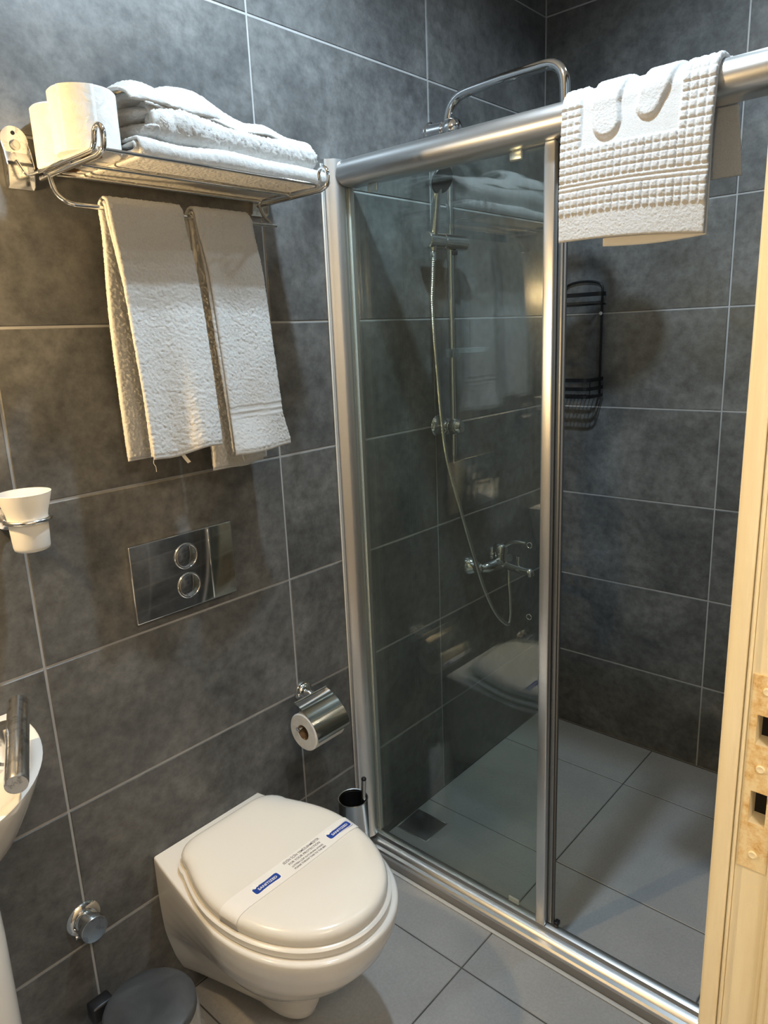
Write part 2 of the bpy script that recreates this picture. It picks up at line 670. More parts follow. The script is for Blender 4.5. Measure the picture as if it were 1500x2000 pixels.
# front wall with the doorway, three blocks in one mesh
def front_wall():
    bm = bmesh.new()
    for x0, x1, z0, z1 in ((XL, DX0-.03, 0, ZC), (DX1+.03, XR, 0, ZC), (DX0-.03, DX1+.03, DZ+.03, ZC)):
        r = bmesh.ops.create_cube(bm, size=1)
        for v in r['verts']:
            v.co = Vector(((x0+x1)/2+v.co.x*(x1-x0), YF-.07-RC/2+v.co.y*(.14-RC), (z0+z1)/2+v.co.z*(z1-z0)))
    me = bpy.data.meshes.new('wall_front'); bm.to_mesh(me); bm.free()
    return struct(link('wall_front', me, G_WALL), 'dark grey tiled wall with the doorway')
wf = front_wall()
lay(wf, [-XR, -1.2, -.6, -(DX1+.035)], rows, (0, YF, 0), (-1, 0, 0), (0, 0, 1), (0, 1, 0), T_WALL, G)
lay(wf, [-(DX0-.035), -XL], rows, (0, YF, 0), (-1, 0, 0), (0, 0, 1), (0, 1, 0), T_WALL, G)
lay(wf, [-(DX1+.035), .6-.02, -(DX0-.035)], [DZ+.035, Z0+RH*3, ZC], (0, YF, 0), (-1, 0, 0), (0, 0, 1), (0, 1, 0), T_WALL, G)

fl = struct(box('floor', XL-.1, XR+.1, YF-.14, .1, -.12, -.0014, G_FLOOR), 'grey square floor tiles')
fx = [XL, .196-.46*2, .196-.46, .196, .656, 1.116, 1.576, XR]
lay(fl, [.795 if False else x for x in fx], [YF-.14, -.917, -.457, 0], (0, 0, 0), (1, 0, 0), (0, 1, 0), (0, 0, 1), T_FLOOR, .003, jitter=.0002)
struct(box('ceiling', XL-.1, XR+.1, YF-.14, .1, ZC, ZC+.1, PLASTER), 'plain white ceiling')
# hallway behind the camera
struct(box('wall_hall', -2.2, 1.6, -2.72, -2.62, 0, ZC, HALLP), 'cream painted hallway wall')
struct(box('floor_hall', -2.2, 1.6, -2.62, YF-.14, -.1, -.001, HALLF), 'brown hallway floor')
struct(box('ceiling_hall', -2.2, 1.6, -2.62, YF-.14, ZC, ZC+.1, PLASTER), 'white hallway ceiling')

# ------------------------------------------------------------------ doorway lining
def door_frame():
    d = bpy.data.objects.new('door_1', None)
    COL.objects.link(d); d.location = (DX1, YF-.02, 0)
    struct(d, 'cream painted wooden door frame with a worn strike plate')
    x = DX1
    box('frame_edge', x-.006, x+.03, YF-.0125, YF+.004, 0, DZ, DOORP, d, .004, 3)
    box('bead', x-.0035, x+.02, YF-.0165, YF-.0135, 0, DZ, DOORP, d, .001, 2)
    # lining with the two lock cut-outs: built from strips around the holes
    ya, yb = YF-.0440, YF-.0170
    holes = [(1.032, 1.066), (1.112, 1.142)]      # dead bolt, latch (z)
    hy0, hy1 = YF-.0385, YF-.0245
    bm = bmesh.new()
    def blk(y0, y1, z0, z1, x0=x, x1=x+.02):
        r = bmesh.ops.create_cube(bm, size=1)
        for v in r['verts']:
            v.co = Vector(((x0+x1)/2+v.co.x*(x1-x0)-DX1, (y0+y1)/2+v.co.y*(y1-y0)-(YF-.02), (z0+z1)/2+v.co.z*(z1-z0)))
    zs = [0] + [z for h in holes for z in h] + [DZ]
    for k in range(0, len(zs)-1):
        if k % 2 == 0:
            blk(ya, yb, zs[k], zs[k+1])
        else:
            blk(ya, hy0, zs[k], zs[k+1]); blk(hy1, yb, zs[k], zs[k+1])
    me = bpy.data.meshes.new('lining'); bm.to_mesh(me); bm.free()
    link('lining', me, DOORP, d)
    box('lock_pocket', x+.0205, x+.029, ya, yb, .98, 1.2, DARKIN, d)
    box('stop_bead', x-.004, x+.02, ya-.0045, ya-.0005, 0, DZ, DOORP, d, .0015, 2)
    box('door_stop', x-.010, x+.02, YF-.125, ya-.005, 0, DZ, DOORP, d, .003, 2)
    for k in range(4):
        box('groove_moulding', x-.0125, x-.0095, ya-.012-k*.017-.009, ya-.012-k*.017, 0, DZ, DOORP, d, .0013, 2)
    # strike plate with its two openings
    bm = bmesh.new()
    z0, z1 = .985, 1.180
    py0, py1 = YF-.0432, YF-.0185
    zz = [z0] + [z for h in holes for z in h] + [z1]
    for k in range(len(zz)-1):
        if k % 2 == 0:
            blk(py0, py1, zz[k], zz[k+1], x-.0016, x-.0001)
        else:
            blk(py0, hy0, zz[k], zz[k+1], x-.0016, x-.0001); blk(hy1, py1, zz[k], zz[k+1], x-.0016, x-.0001)
    bmesh.ops.remove_doubles(bm, verts=bm.verts, dist=1e-6)
    me = bpy.data.meshes.new('strike_plate'); bm.to_mesh(me); bm.free()
    sp = link('strike_plate', me, RUST, d); sp['label'] = 'rust-flecked steel strike plate with latch and bolt holes'
    for z in (1.001, 1.090, 1.166):
        s = lathe('screw', [(.0038, 0), (.0038, .0010), (.0030, .0016), (.0012, .0012)], (x-.0016, YF-.031, z), DOORP, sp, (-1, 0, 0), 14)
    # left side and head of the doorway
    xx = DX0
    box('lining_far', xx-.02, xx, YF-.125, YF+.004, 0, DZ, DOORP, d, .003, 2)
    box('lining_head', xx-.02, x+.02, YF-.125, YF+.004, DZ, DZ+.022, DOORP, d, .003, 2)
    box('architrave', x+.0, x+.085, YF-.16, YF-.1415, 0, DZ+.07, DOORP, d, .004, 2)
    box('architrave', xx-.085, xx, YF-.16, YF-.1415, 0, DZ+.07, DOORP, d, .004, 2)
    box('architrave', xx, x, YF-.16, YF-.1415, DZ+.0, DZ+.07, DOORP, d, .004, 2)
door_frame()


# ------------------------------------------------------------------ lamps
def ceiling_spot(pos, watts, label, size):
    t = thing('ceiling_spotlight', label, 'spotlight', (pos[0], pos[1], ZC), 'recessed ceiling spotlights')
    lathe('trim_ring', [(.046, -.0005), (.046, -.004), (.040, -.007), (.033, -.004), (.033, -.0005)], (pos[0], pos[1], ZC), BRUSHED, t)
    lathe('lens', [(.001, -.0012), (.031, -.0012), (.031, -.0025), (.001, -.0025)], (pos[0], pos[1], ZC), LENS_C, t)
    l = bpy.data.lights.new('spot_bulb', 'SPOT')
    l.energy = watts; l.color = COOL; l.spot_size = math.radians(165); l.spot_blend = .6
    l.shadow_soft_size = size
    o = bpy.data.objects.new('spot_bulb', l)
    COL.objects.link(o); o.location = (0, 0, -.03); o.parent = t
ceiling_spot(COOL_POS, COOL_W, 'recessed ceiling spotlight above the toilet', .03)
ceiling_spot(SHOWER_POS, SHOWER_W, 'recessed ceiling spotlight above the shower', .03)


def mirror_lamp():
    x, y, z = WARM_POS
    t = thing('mirror_lamp', 'small chrome wall lamp with a warm globe beside the mirror', 'lamp', (x, 0, z))
    lathe('wall_rose', [(.035, .0005), (.035, .008), (.012, .016), (.001, .016)], (x, 0, z), CHROME, t, (0, -1, 0))
    tube('arm', [(x, -.012, z), (x, -.05, z)], .006, CHROME, t)
    lathe('cup', [(.012, -.042), (.022, -.05), (.024, -.058)], (x, 0, z), CHROME, t, (0, -1, 0))
    b = lathe('globe', [(.020, -.052)] and [(.018, .0585), (.026, .066), (.026, .070), (.018, .0735)], (x, 0, z), LENS_W, t, (0, -1, 0))
    l = bpy.data.lights.new('lamp_bulb', 'POINT')
    l.energy = WARM_W; l.color = WARM; l.shadow_soft_size = .022
    o = bpy.data.objects.new('lamp_bulb', l)
    COL.objects.link(o); o.location = (0, y-.0, 0); o.parent = t
mirror_lamp()


def hall_wall_fill():  # added out of view, set so its light reaches the jamb
    x, y, z = HALL_POS
    y0 = YF-.14
    t = thing('added_hall_wall_lamp', 'unseen warm globe wall lamp added in the hallway to light the door jamb', 'lamp', (x, y0, z))
    lathe('wall_rose', [(.05, .0006), (.05, .01), (.02, .02), (.001, .02)], (x, y0, z), CHROME, t, (0, -1, 0))
    tube('arm', [(x, y0-.015, z), (x, y0-.10, z)], .009, CHROME, t)
    lathe('cup', [(.016, .095), (.034, .105), (.036, .118), (.001, .118)], (x, y0, z), LENS_W, t, (0, -1, 0))
    l = bpy.data.lights.new('hall_fill_bulb', 'POINT')
    l.energy = HALL_W; l.color = (1, .76, .45); l.shadow_soft_size = .04
    o = bpy.data.objects.new('hall_fill_bulb', l)
    COL.objects.link(o); o.location = (0, y-y0, 0); o.parent = t
hall_wall_fill()


def added_hall_ceiling_lamp():  # added out of view as neutral fill for the low walls and floor
    x, y = -.55, -1.95
    t = thing('added_hall_ceiling_lamp', 'unseen round white ceiling lamp added in the hallway as fill light', 'lamp', (x, y, ZC))
    lathe('shade', [(.11, -.001), (.115, -.03), (.10, -.06), (.05, -.075), (.001, -.078)], (x, y, ZC), LENS_W, t)
    l = bpy.data.lights.new('hall_ceiling_fill_bulb', 'POINT')
    l.energy = HALLC_W; l.color = (1, .88, .72); l.shadow_soft_size = .10
    o = bpy.data.objects.new('hall_ceiling_fill_bulb', l)
    COL.objects.link(o); o.location = (0, 0, -.20); o.parent = t
added_hall_ceiling_lamp()


# ------------------------------------------------------------------ shower screen
def shower_screen():
    t = thing('shower_screen', 'fixed clear glass shower screen with rounded aluminium rails', 'shower screen', (.83, -.02, 0))
    ye = YF+.002
    # upright at the wall
    sweep_pts = [(.786, -.0006), (.786, -.012), (.792, -.016), (.800, -.028), (.815, -.034), (.828, -.034), (.836, -.028), (.838, -.018), (.850, -.018), (.850, -.030), (.856, -.033), (.862, -.030), (.864, -.018), (.864, -.0006)]
    n = len(sweep_pts)
    V = [(x, y, .062) for x, y in sweep_pts] + [(x, y, 1.878) for x, y in sweep_pts]
    F = [(k, (k+1) % n, n+(k+1) % n, n+k) for k in range(n)] + [tuple(range(n)), tuple(range(2*n-1, n-1, -1))]
    sharpen(raw('wall_upright', V, F, ALU, t), 40)
    box('silicone_bead', .7815, .7855, -.004, -.0006, .0, 1.87, CAULK, t, .0012)
    # top rail, a D-shaped tube
    prof = []
    for a in np.linspace(90, 270, 17):
        prof.append((.829+.030*math.cos(math.radians(a)), 1.848+.029*math.sin(math.radians(a))))
    prof += [(.862, 1.819), (.866, 1.823), (.866, 1.873), (.862, 1.877)]
    sweep('top_rail', prof, -.0365, ye, ALU, t)
    # threshold and bottom rail
    box('threshold', .797, .872, ye, -.001, .0005, .028, simple('grey_threshold', (.30, .29, .28), .45), t, .002)
    box('sealant', .786, .7965, ye, -.001, .0004, .004, CAULK, t, .001)
    prof = [(.799, .0285), (.799, .034), (.803, .038), (.812, .040), (.817, .046), (.823, .049), (.831, .050), (.835, .058), (.842, .0615), (.850, .0615), (.857, .058), (.862, .050), (.866, .040), (.866, .0285)]
    sweep('bottom_rail', prof, ye, -.0008, ALU, t)
    box('glass_pane', .8345, .8395, -.5575, -.0190, .0575, 1.8195, GLASS, t)
    box('edge_profile', .829, .844, -.5800, -.5560, .063, 1.8190, ALU, t, .003, 3)
    box('upright_seal', .8400, .8435, -.036, -.0300, .064, 1.818, CAULK, t, .001)
    return t


def sliding_door():
    t = thing('shower_sliding_door', 'sliding clear glass shower door slid open behind the fixed pane', 'shower door', (.853, -.3, .064))
    box('glass_pane', .8500, .8550, -.5725, -.030, .0640, 1.8160, GLASS, t)
    box('edge_profile', .8465, .8585, -.5905, -.5730, .0640, 1.8160, ALU_D, t, .002, 2)
    box('rubber_seal', .8490, .8560, -.5955, -.5910, .0640, 1.8160, RUBBER, t, .001)
    for z in (1.018, .850):
        torus('handle_hole_grommet', (.8495, -.520, z), .0062, .0010, (1, 0, 0), CHROME, t, 24, 8)
    box('roller_carriage', .8440, .8495, -.500, -.470, 1.800, 1.8185, ALU, t, .003)
    box('roller_carriage', .8440, .8495, -.120, -.090, 1.800, 1.8185, ALU, t, .003)
    box('bottom_guide', .8440, .8495, -.500, -.470, .0660, .0800, simple('white_guide_plastic', (.7, .7, .68), .4), t, .002)
    bl = box('end_stop', .8460, .8620, -.6070, -.5960, .0625, .0740, BLACKP, t, .002)
    return t


shower_screen()
sliding_door()


# ------------------------------------------------------------------ bath mat over the rail
def bath_mat():
    y0, y1 = -.612, -.878
    r = .0345
    cx, cz = .829, 1.848
    # path: front hem, up the front of the rail, over, down the back
    path = [(cx-r-.0065, 1.630), (cx-r-.008, 1.70), (cx-r-.006, 1.78), (cx-r-.001, 1.835)]
    for a in np.linspace(178, 62, 12):
        path.append((cx+(r+.001)*math.cos(math.radians(a)), cz+(r-.001)*math.sin(math.radians(a))))
    path += [(.866, 1.8825), (.8745, 1.876), (.8765, 1.862), (.879, 1.80), (.882, 1.712)]
    st = .0016
    Q = resample(path, st)
    n = len(Q); m = int(abs(y1-y0)/st)
    ys = np.linspace(y0, y1, m)
    P = np.zeros((n, m, 3))
    P[..., 0] = Q[:, None, 0]; P[..., 2] = Q[:, None, 1]
    P[..., 1] = ys[None, :]
    s = np.linspace(0, 1, n)[:, None]; u = np.linspace(0, 1, m)[None, :]
    L = np.r_[0, np.cumsum(np.linalg.norm(np.diff(Q, axis=0), axis=1))]
    itop = int(np.argmax(Q[:, 1])); Lf = L[itop]
    v = (Lf - L[:, None])/Lf                      # 1 at the hem, 0 on top, negative behind
    front = np.clip(v, 0, 1)
    # hem dips to the right, slight belly and skew
    P[..., 2] -= (front**1.5)*(.012*u - .004*np.sin(u*PI))
    P[..., 0] -= .006*np.sin(u*PI*1.0)*np.clip(front, 0, 1)**1.5
    P[..., 1] += front*.008*(u-.2)*(1)
    P[..., 1] -= np.clip(-v, 0, 1)*.030*(u**2)
    W = abs(y1-y0)
    mu, mv = u*W, v*Lf
    # relief: raised blocks, two foot soles, double ridge, plain hem
    pit = .0133
    V0, FS = .158, .060
    def blocks(offv):
        bu = np.abs(((mu/pit) % 1)-.5)*2; bv = np.abs((((mv-offv)/pit) % 1)-.5)*2
        e = np.maximum(bu, bv)
        return .0046*np.sqrt(np.clip(1-np.clip((e-.35)/.62, 0, 1)**2, 0, 1))
    B = blocks(V0) + 0*mu
    foot = np.zeros((n, m)); 
    def capsule(a, b, ra, rb):
        d = np.array(b)-np.array(a); l2 = d@d
        t = np.clip(((mu-a[0])*d[0]+(mv-a[1])*d[1])/l2, 0, 1)
        return np.hypot(mu-a[0]-t*d[0], mv-a[1]-t*d[1]) - (ra+(rb-ra)*t)
    f1 = capsule((.33*W, .064+FS), (.315*W, .036+FS), .026, .026)
    f1 = np.minimum(f1, capsule((.315*W, .036+FS), (.37*W, -.09+FS), .026, .038))
    f2 = capsule((.60*W, .050+FS), (.64*W, .022+FS), .022, .025)
    f2 = np.minimum(f2, capsule((.64*W, .022+FS), (.70*W, -.09+FS), .025, .037))
    ff = np.minimum(f1, f2)
    foot = .0068*np.sqrt(np.clip(-ff/.006, 0, 1))
    rel = B.copy()
    amp = np.ones((n, m))
    inner = (mu > pit*3.05) & (mu < W-pit*4.02) & (mv < V0) & (mv > -.12)
    rel = np.where(inner, foot - .0006, rel)
    amp = np.where(inner & (ff > -.001), .28, amp)
    ridge = (mv > V0+pit*4) & (mv < V0+pit*5.15)
    rv = (mv-(V0+pit*4))/(pit*1.15)
    rel = np.where(ridge, .0034*np.abs(np.sin(rv*2*PI))**.6, rel)
    B2 = blocks(V0+pit*5.15)
    rel = np.where((mv > V0+pit*5.15) & (mv < V0+pit*8.15), B2, rel)
    rel = np.where(mv > V0+pit*8.15, .0022, rel)
    rel = np.where(mv < -.12, .0015, rel)
    t = thing('bath_mat', 'white cotton bath mat with raised squares and footprints over the shower rail', 'bath mat', (.829, -.745, 1.63))
    sh = sheet(P[:, ::-1], .006, .00040, 11, (rel[:, ::-1], amp[:, ::-1]), edge=3)
    # folded second layer, seen below the hem
    path2 = [(cx-r-.0018, 1.6165), (cx-r-.0005, 1.70), (cx-r+.0005, 1.79), (cx-r+.0008, 1.80)]
    Q2 = resample(path2, .003)
    ys2 = np.linspace(-.694, -.872, 60)
    P2 = np.zeros((len(Q2), 60, 3)); P2[..., 0] = Q2[:, None, 0]+.0022; P2[..., 2] = Q2[:, None, 1]; P2[..., 1] = ys2[None]
    u2 = np.linspace(0, 1, 60)[None, :]
    P2[..., 2] -= .004*np.sin(u2*PI)
    P2[..., 0] += .003*np.linspace(1, 0, len(Q2))[:, None]
    sh2 = sheet(P2[:, ::-1], .004, .0004, 12, edge=3)
    cloth('mat_face', [sh], MATFAB, t)
    cloth('folded_underlayer', [sh2], HEM, t)
bath_mat()


# ------------------------------------------------------------------ towel rack
def towel_rack():
    t = thing('towel_rack', 'chrome wire hotel towel rack with a lower hanging bar', 'towel rack', (.34, 0, 1.765))
    zl = 1.764
    def arm(x, s):
        pts = [(x, -.024, zl), (x, -.205, zl+.002), (x, -.214, zl+.012), (x, -.219, zl+.026), (x, -.230, zl+.031), (x, -.240, zl+.024),
               (x, -.242, zl+.010), (x, -.236, zl-.003), (x, -.22, zl-.009), (x, -.03, zl-.011)]
        pts = [pts[0]] + spline(pts[1:9], 5) + [pts[9]]
        return tube('side_arm', pts, .0042, CHROME, t, 10)
    arm(.112, -1); arm(.566, 1)
    for y, z in ((-.222, zl+.0005), (-.132, zl-.0045), (-.042, zl-.0045)):
        tube('shelf_rod', [(.112, y, z), (.566, y, z)], .0028, CHROME, t, 8)
    # hanging bar
    pts = fillet([(.111, -.062, zl-.011), (.111, -.072, zl-.040), (.124, -.089, 1.7065), (.16, -.090, 1.7065), (.56, -.090, 1.7065)], .03, 6)
    tube('hanging_bar', pts, .0040, CHROME, t, 10)
    tube('bar_hanger', fillet([(.552, -.050, zl-.011), (.552, -.060, 1.73), (.552, -.088, 1.7075)], .02, 5), .0032, CHROME, t, 8)
    for x in (.088, .588):
        b = raw('wall_bracket', *bracket(x), CHROME_OLD, t, False)
        b.data.polygons.foreach_set('use_smooth', [False]*len(b.data.polygons))
        w = lathe('screw', [(.0085, 0), (.0085, .0012), (.006, .0022), (.0045, .0022), (.0045, .0035), (.001, .0035)], (x, -.0042, 1.8055), BRUSHED, b, (0, -1, 0), 20)
        lathe('slot', [(.0032, 0), (.0032, .0006), (.001, .0006)], (x-.0008, -.0042, 1.8235), DARKIN, b, (0, -1, 0), 12)
        tube('hinge_rod', fillet([(x-.006, -.014, 1.780), (x+.004*(1 if x < .3 else -1), -.022, 1.756), ((.112 if x < .3 else .566), -.027, zl)], .008, 4), .0026, CHROME, b, 8)


def bracket(x):
    # bent plate: round-topped back, two side tabs that widen downwards
    parts = []
    th = .0015
    pr = [(x+.022*math.cos(a), 1.812+.022*math.sin(a)) for a in np.linspace(0, PI, 13)] + [(x-.022, 1.775), (x-.022, 1.738), (x+.022, 1.738), (x+.022, 1.775)]
    n = len(pr)
    V = [(a, -.0008, b) for a, b in pr] + [(a, -.0008-th*2, b) for a, b in pr]
    F = [(k, (k+1) % n, n+(k+1) % n, n+k) for k in range(n)] + [tuple(range(n)), tuple(range(2*n-1, n-1, -1))]
    parts.append((V, F))
    for s in (-1, 1):
        X0, X1 = x+s*.0205, x+s*.0220
        q = [(-.0038, 1.808), (-.010, 1.795), (-.016, 1.772), (-.010, 1.742), (-.0038, 1.738)]
        V = [(X0, a, b) for a, b in q] + [(X1, a, b) for a, b in q]
        m = len(q)
        F = [(k, (k+1) % m, m+(k+1) % m, m+k) for k in range(m)] + [tuple(range(m)), tuple(range(2*m-1, m-1, -1))]
        parts.append((V, F))
    # sloping saddle between the tabs
    a = np.array([(x-.0200, -.0042, 1.794), (x+.0200, -.0042, 1.794), (x+.0200, -.0135, 1.778), (x-.0200, -.0135, 1.778)])
    V = list(a) + list(a+np.array([0, .001, -.0015]))
    F = [(0, 1, 2, 3), (7, 6, 5, 4), (0, 4, 5, 1), (1, 5, 6, 2), (2, 6, 7, 3), (3, 7, 4, 0)]
    parts.append((V, F))
    return join(parts)


towel_rack()


# ------------------------------------------------------------------ hanging towels
def hung_towel(name, label, xl_t, xr_t, xl_b, xr_b, zf, zb, yf, yb, seed, layers, group, band=None, tag_x=None):
    bz, by, r0 = 1.7065, -.090, .0045
    t = thing(name, label, 'towel', ((xl_t+xr_t)/2, by, zb), group)
    parts = []
    st = .0021
    bandpart = None
    for k in range(layers):
        th = .0062
        rr = r0 + th/2 + .0008 + k*(th+.0012)
        zfk = zf + (layers-1-k)*.004
        zbk = zb + (layers-1-k)*.005
        outer = k
        path = [(yf - k*.004 - .004*(k > 0), zfk), (yf-k*.006, zfk+.10), (yf-k*.005+.004, zfk+.22), (by-rr-.016, bz-.10), (by-rr-.003, bz-.028)]
        path += [(by+rr*math.cos(math.radians(a)), bz+rr*math.sin(math.radians(a))) for a in np.linspace(172, 8, 12)]
        path += [(by+rr+.001, bz-.05), (yb+k*.0035, bz-.20), (yb+k*.0035, zbk)]
        Q = np.array(spline([(a, b, 0) for a, b in path], 5))[:, :2]
        Q = resample(Q, st)
        n = len(Q)
        m = int((xr_t-xl_t)/st)
        u = np.linspace(0, 1, m)[None, :]
        fall = np.clip((bz-Q[:, 1])/(bz-zf), 0, 1)[:, None]
        xl = xl_t + (xl_b-xl_t)*fall; xr = xr_t + (xr_b-xr_t)*fall
        isf = (Q[:, 0] < by)[:, None]*1.0
        P = np.zeros((n, m, 3))
        P[..., 0] = xl + (xr-xl)*u + .0025*vnoise(n, m, 4, 1, seed+40+k)
        P[..., 1] = Q[:, None, 0]; P[..., 2] = Q[:, None, 1]
        und = vnoise(n, m, 3, 3, seed)                # shared by all layers: they nest
        wav = np.sin(u*PI*2.2+seed)*.5 + und*.7
        P[..., 1] -= isf*fall*.0055*(wav+.6) 
        P[..., 1] += (1-isf)*fall*.002*wav
        P[..., 2] += fall**3*(.002*und + .002*np.sin(u*5+seed)) + isf*fall*.004*(u-.5)
        if band is not None and k == layers-1:
            # woven dobby band: flat zone with two cords
            zz = P[..., 2]
            inb = (zz > band[0]) & (zz < band[1]) & (isf > 0)
            f = (zz-band[0])/(band[1]-band[0])
            cords = np.where((f < .16) | ((f > .42) & (f < .55)) | (f > .86), .0005, -.0006)
            rel = np.where(inb, cords, 0.0)
            # flared skirt under the band
            sk = isf*np.clip((band[0]-zz)/.06, 0, 1)
            P[..., 0] += sk*(u-.3)*.022
            P[..., 1] -= sk*(.006+.010*np.sin(u*PI*1.5+.4))
            am = np.where(inb, .18, 1.0)
        else:
            rel = np.zeros((n, m)); am = np.ones((n, m))
        hem = np.minimum(np.arange(n), np.arange(n)[::-1])[:, None]*st
        am = np.where(hem < .009, .25, am); rel = np.where(hem < .009, -.001, rel)
        parts.append(sheet(P[:, ::-1], th, .00066, seed+k, (rel[:, ::-1], am[:, ::-1]), edge=3))
    cloth('terry_cloth', parts, TERRY, t)
    if tag_x:
        V, F = [], []
        x0, y0, z0 = tag_x
        n = 8
        for i in range(n):
            a = i/(n-1)
            V += [(x0+.012*a, y0-.004*a*a, z0-.020*a), (x0+.0075+.012*a, y0-.004*a*a, z0+.002-.020*a)]
        V2 = [(a, b-.0006, c) for a, b, c in V]
        F = [(2*i, 2*i+1, 2*i+3, 2*i+2) for i in range(n-1)]
        F2 = [tuple(2*n+q for q in f[::-1]) for f in F]
        o = raw('care_tag', V+V2, F+F2, WHITEP, t)
        tube('loose_thread', spline([(x0-.055, yb, zb+.004), (x0-.060, yb-.002, zb-.008), (x0-.057, yb-.003, zb-.016), (x0-.056, yb-.002, zb-.026)], 5), .0006, HEM, t, 6)
    return t


hung_towel('hand_towel', 'wider white terry towel hanging on the left of the rack bar', .180, .326, .190, .343, 1.281, 1.268, -.128, -.058, 3, 2, 'towels hanging from the rack bar', tag_x=(.296, -.060, 1.268))
hung_towel('hand_towel', 'narrower white terry towel with a woven band, hanging at the right', .352, .489, .372, .512, 1.262, 1.222, -.124, -.060, 9, 2, 'towels hanging from the rack bar', band=(1.330, 1.358))


# ------------------------------------------------------------------ folded towels on the shelf
def lump(c, rad, seed, amp=.0008, nu=70, nv=60):
    # plush rounded fold end
    u = np.linspace(0, PI, nu)[:, None]; v = np.linspace(0, 2*PI, nv)[None, :]
    r = np.random.default_rng(seed)
    w = r.standard_normal((nu, nv))*amp; w[:, -1] = w[:, 0]
    k = 1 + .05*vnoise(nu, nv, 4, 4, seed)*np.sin(v/2)
    P = np.stack([c[0]+rad[0]*np.sin(u)*np.cos(v)*k, c[1]+rad[1]*np.cos(u)*k*np.ones_like(v), c[2]+rad[2]*np.sin(u)*np.sin(v)*k], -1)
    P[..., 0] += w*np.cos(v); P[..., 2] += w*np.sin(v)
    i, j = np.meshgrid(np.arange(nu-1), np.arange(nv-1), indexing='ij')
    F = np.stack([i*nv+j, i*nv+j+1, (i+1)*nv+j+1, (i+1)*nv+j], -1).reshape(-1, 4)
    return P.reshape(-1, 3), F


def folded(name, label, x0, x1, yb, yf, z0, z1, layers, th, seed, amp, warp=None, step=.0024, rnd=.02, group='folded towels on the rack shelf', lumps=()):
    t = thing(name, label, 'towel', ((x0+x1)/2, (yb+yf)/2, z0), group)
    parts = []
    H = z1-z0
    for k in range(layers):
        off = th/2 + k*(th+.0008)
        h = H/2-off
        if h < .001:
            break
        zc = (z0+z1)/2
        yk = yf + off + H*.12
        path = [(yb, zc+h)] + [(yb+(yk+h-yb)*s, zc+h) for s in (.3, .6, .9)]
        path += [(yk+h-h*math.cos(math.radians(a))*1.0*1.0, zc+h*math.sin(math.radians(a))) for a in np.linspace(80, -80, 12)]
        path += [(yb+(yk+h-yb)*s, zc-h) for s in (.9, .6, .3)] + [(yb, zc-h)]
        Q = resample(path, step)
        n = len(Q); m = int((x1-x0)/step)
        u = np.linspace(0, 1, m)[None, :]
        xe0 = x0 + .006*k + .004*np.random.default_rng(seed+k).standard_normal()
        P = np.zeros((n, m, 3))
        P[..., 0] = xe0 + (x1-.004*k-xe0)*u + .003*vnoise(n, m, 3, 2, seed+k)
        P[..., 1] = Q[:, None, 0]; P[..., 2] = Q[:, None, 1]
        P[..., 2] += .0028*vnoise(n, m, 3, 5, seed)*np.clip((P[..., 2]-z0)/H, 0, 1)
        P[..., 1] += .003*vnoise(n, m, 2, 4, seed+1)
        if rnd:
            e = np.clip((u-(1-rnd/(x1-x0)))/(rnd/(x1-x0)), 0, 1)
            P[..., 2] = zc + (P[..., 2]-zc)*(1-.35*e**2)
            P[..., 1] = P[..., 1] + e**2*.012*(P[..., 1] < (yb+yf)/2)
        if warp:
            P = warp(P, z0, z1)
        parts.append(sheet(P, th, amp, seed+k*5, edge=3))
    for q, (c, rad) in enumerate(lumps):
        parts.append(lump(c, rad, seed+90+q))
    cloth('terry_cloth', parts, TERRY, t)
    return t


def warp_bot(P, z0, z1):
    return P
def warp_mid(P, z0, z1):
    x, y, z = P[..., 0], P[..., 1], P[..., 2]
    f = np.clip((z-z0)/(z1-z0), 0, 1)
    P = P.copy()
    # thicker and bunched at the left end, thinner to the right
    P[..., 2] = z0 + (z-z0)*(1.0 - .20*np.clip((x-.25)/.36, 0, 1)) + f*.006*np.exp(-((x-.27)/.03)**2)
    P[..., 1] -= .010*np.exp(-((x-.30)/.05)**2)*(y < -.1)
    return P
def warp_top(P, z0, z1):
    x, y, z = P[..., 0], P[..., 1], P[..., 2]
    P = P.copy()
    f = np.clip((z-z0)/(z1-z0), 0, 1)
    P[..., 2] = z0 + (z-z0)*(1-.35*np.clip((x-.2)/.4, 0, 1)) - .010*np.clip((x-.35)/.25, 0, 1)
    P[..., 2] += f*(.030*np.exp(-((x-.30)/.06)**2) + .012*np.exp(-((x-.20)/.03)**2))
    P[..., 1] += .03*np.clip((x-.35)/.25, 0, 1)*(y < -.06)
    return P
folded('bath_towel', 'flat folded white bath towel lying lowest on the rack shelf', .180, .612, -.012, -.220, 1.7635, 1.7950, 2, .0062, 21, .0005, warp_bot)
folded('bath_towel', 'thick fluffy white bath towel, middle one on the rack shelf', .222, .592, -.014, -.208, 1.7955, 1.8580, 2, .0125, 33, .0010, warp_mid, rnd=.035, lumps=(((.226, -.122, 1.8125), (.026, .086, .0165)), ((.232, -.112, 1.8400), (.034, .080, .0165)), ((.246, -.190, 1.8240), (.026, .020, .0260))))


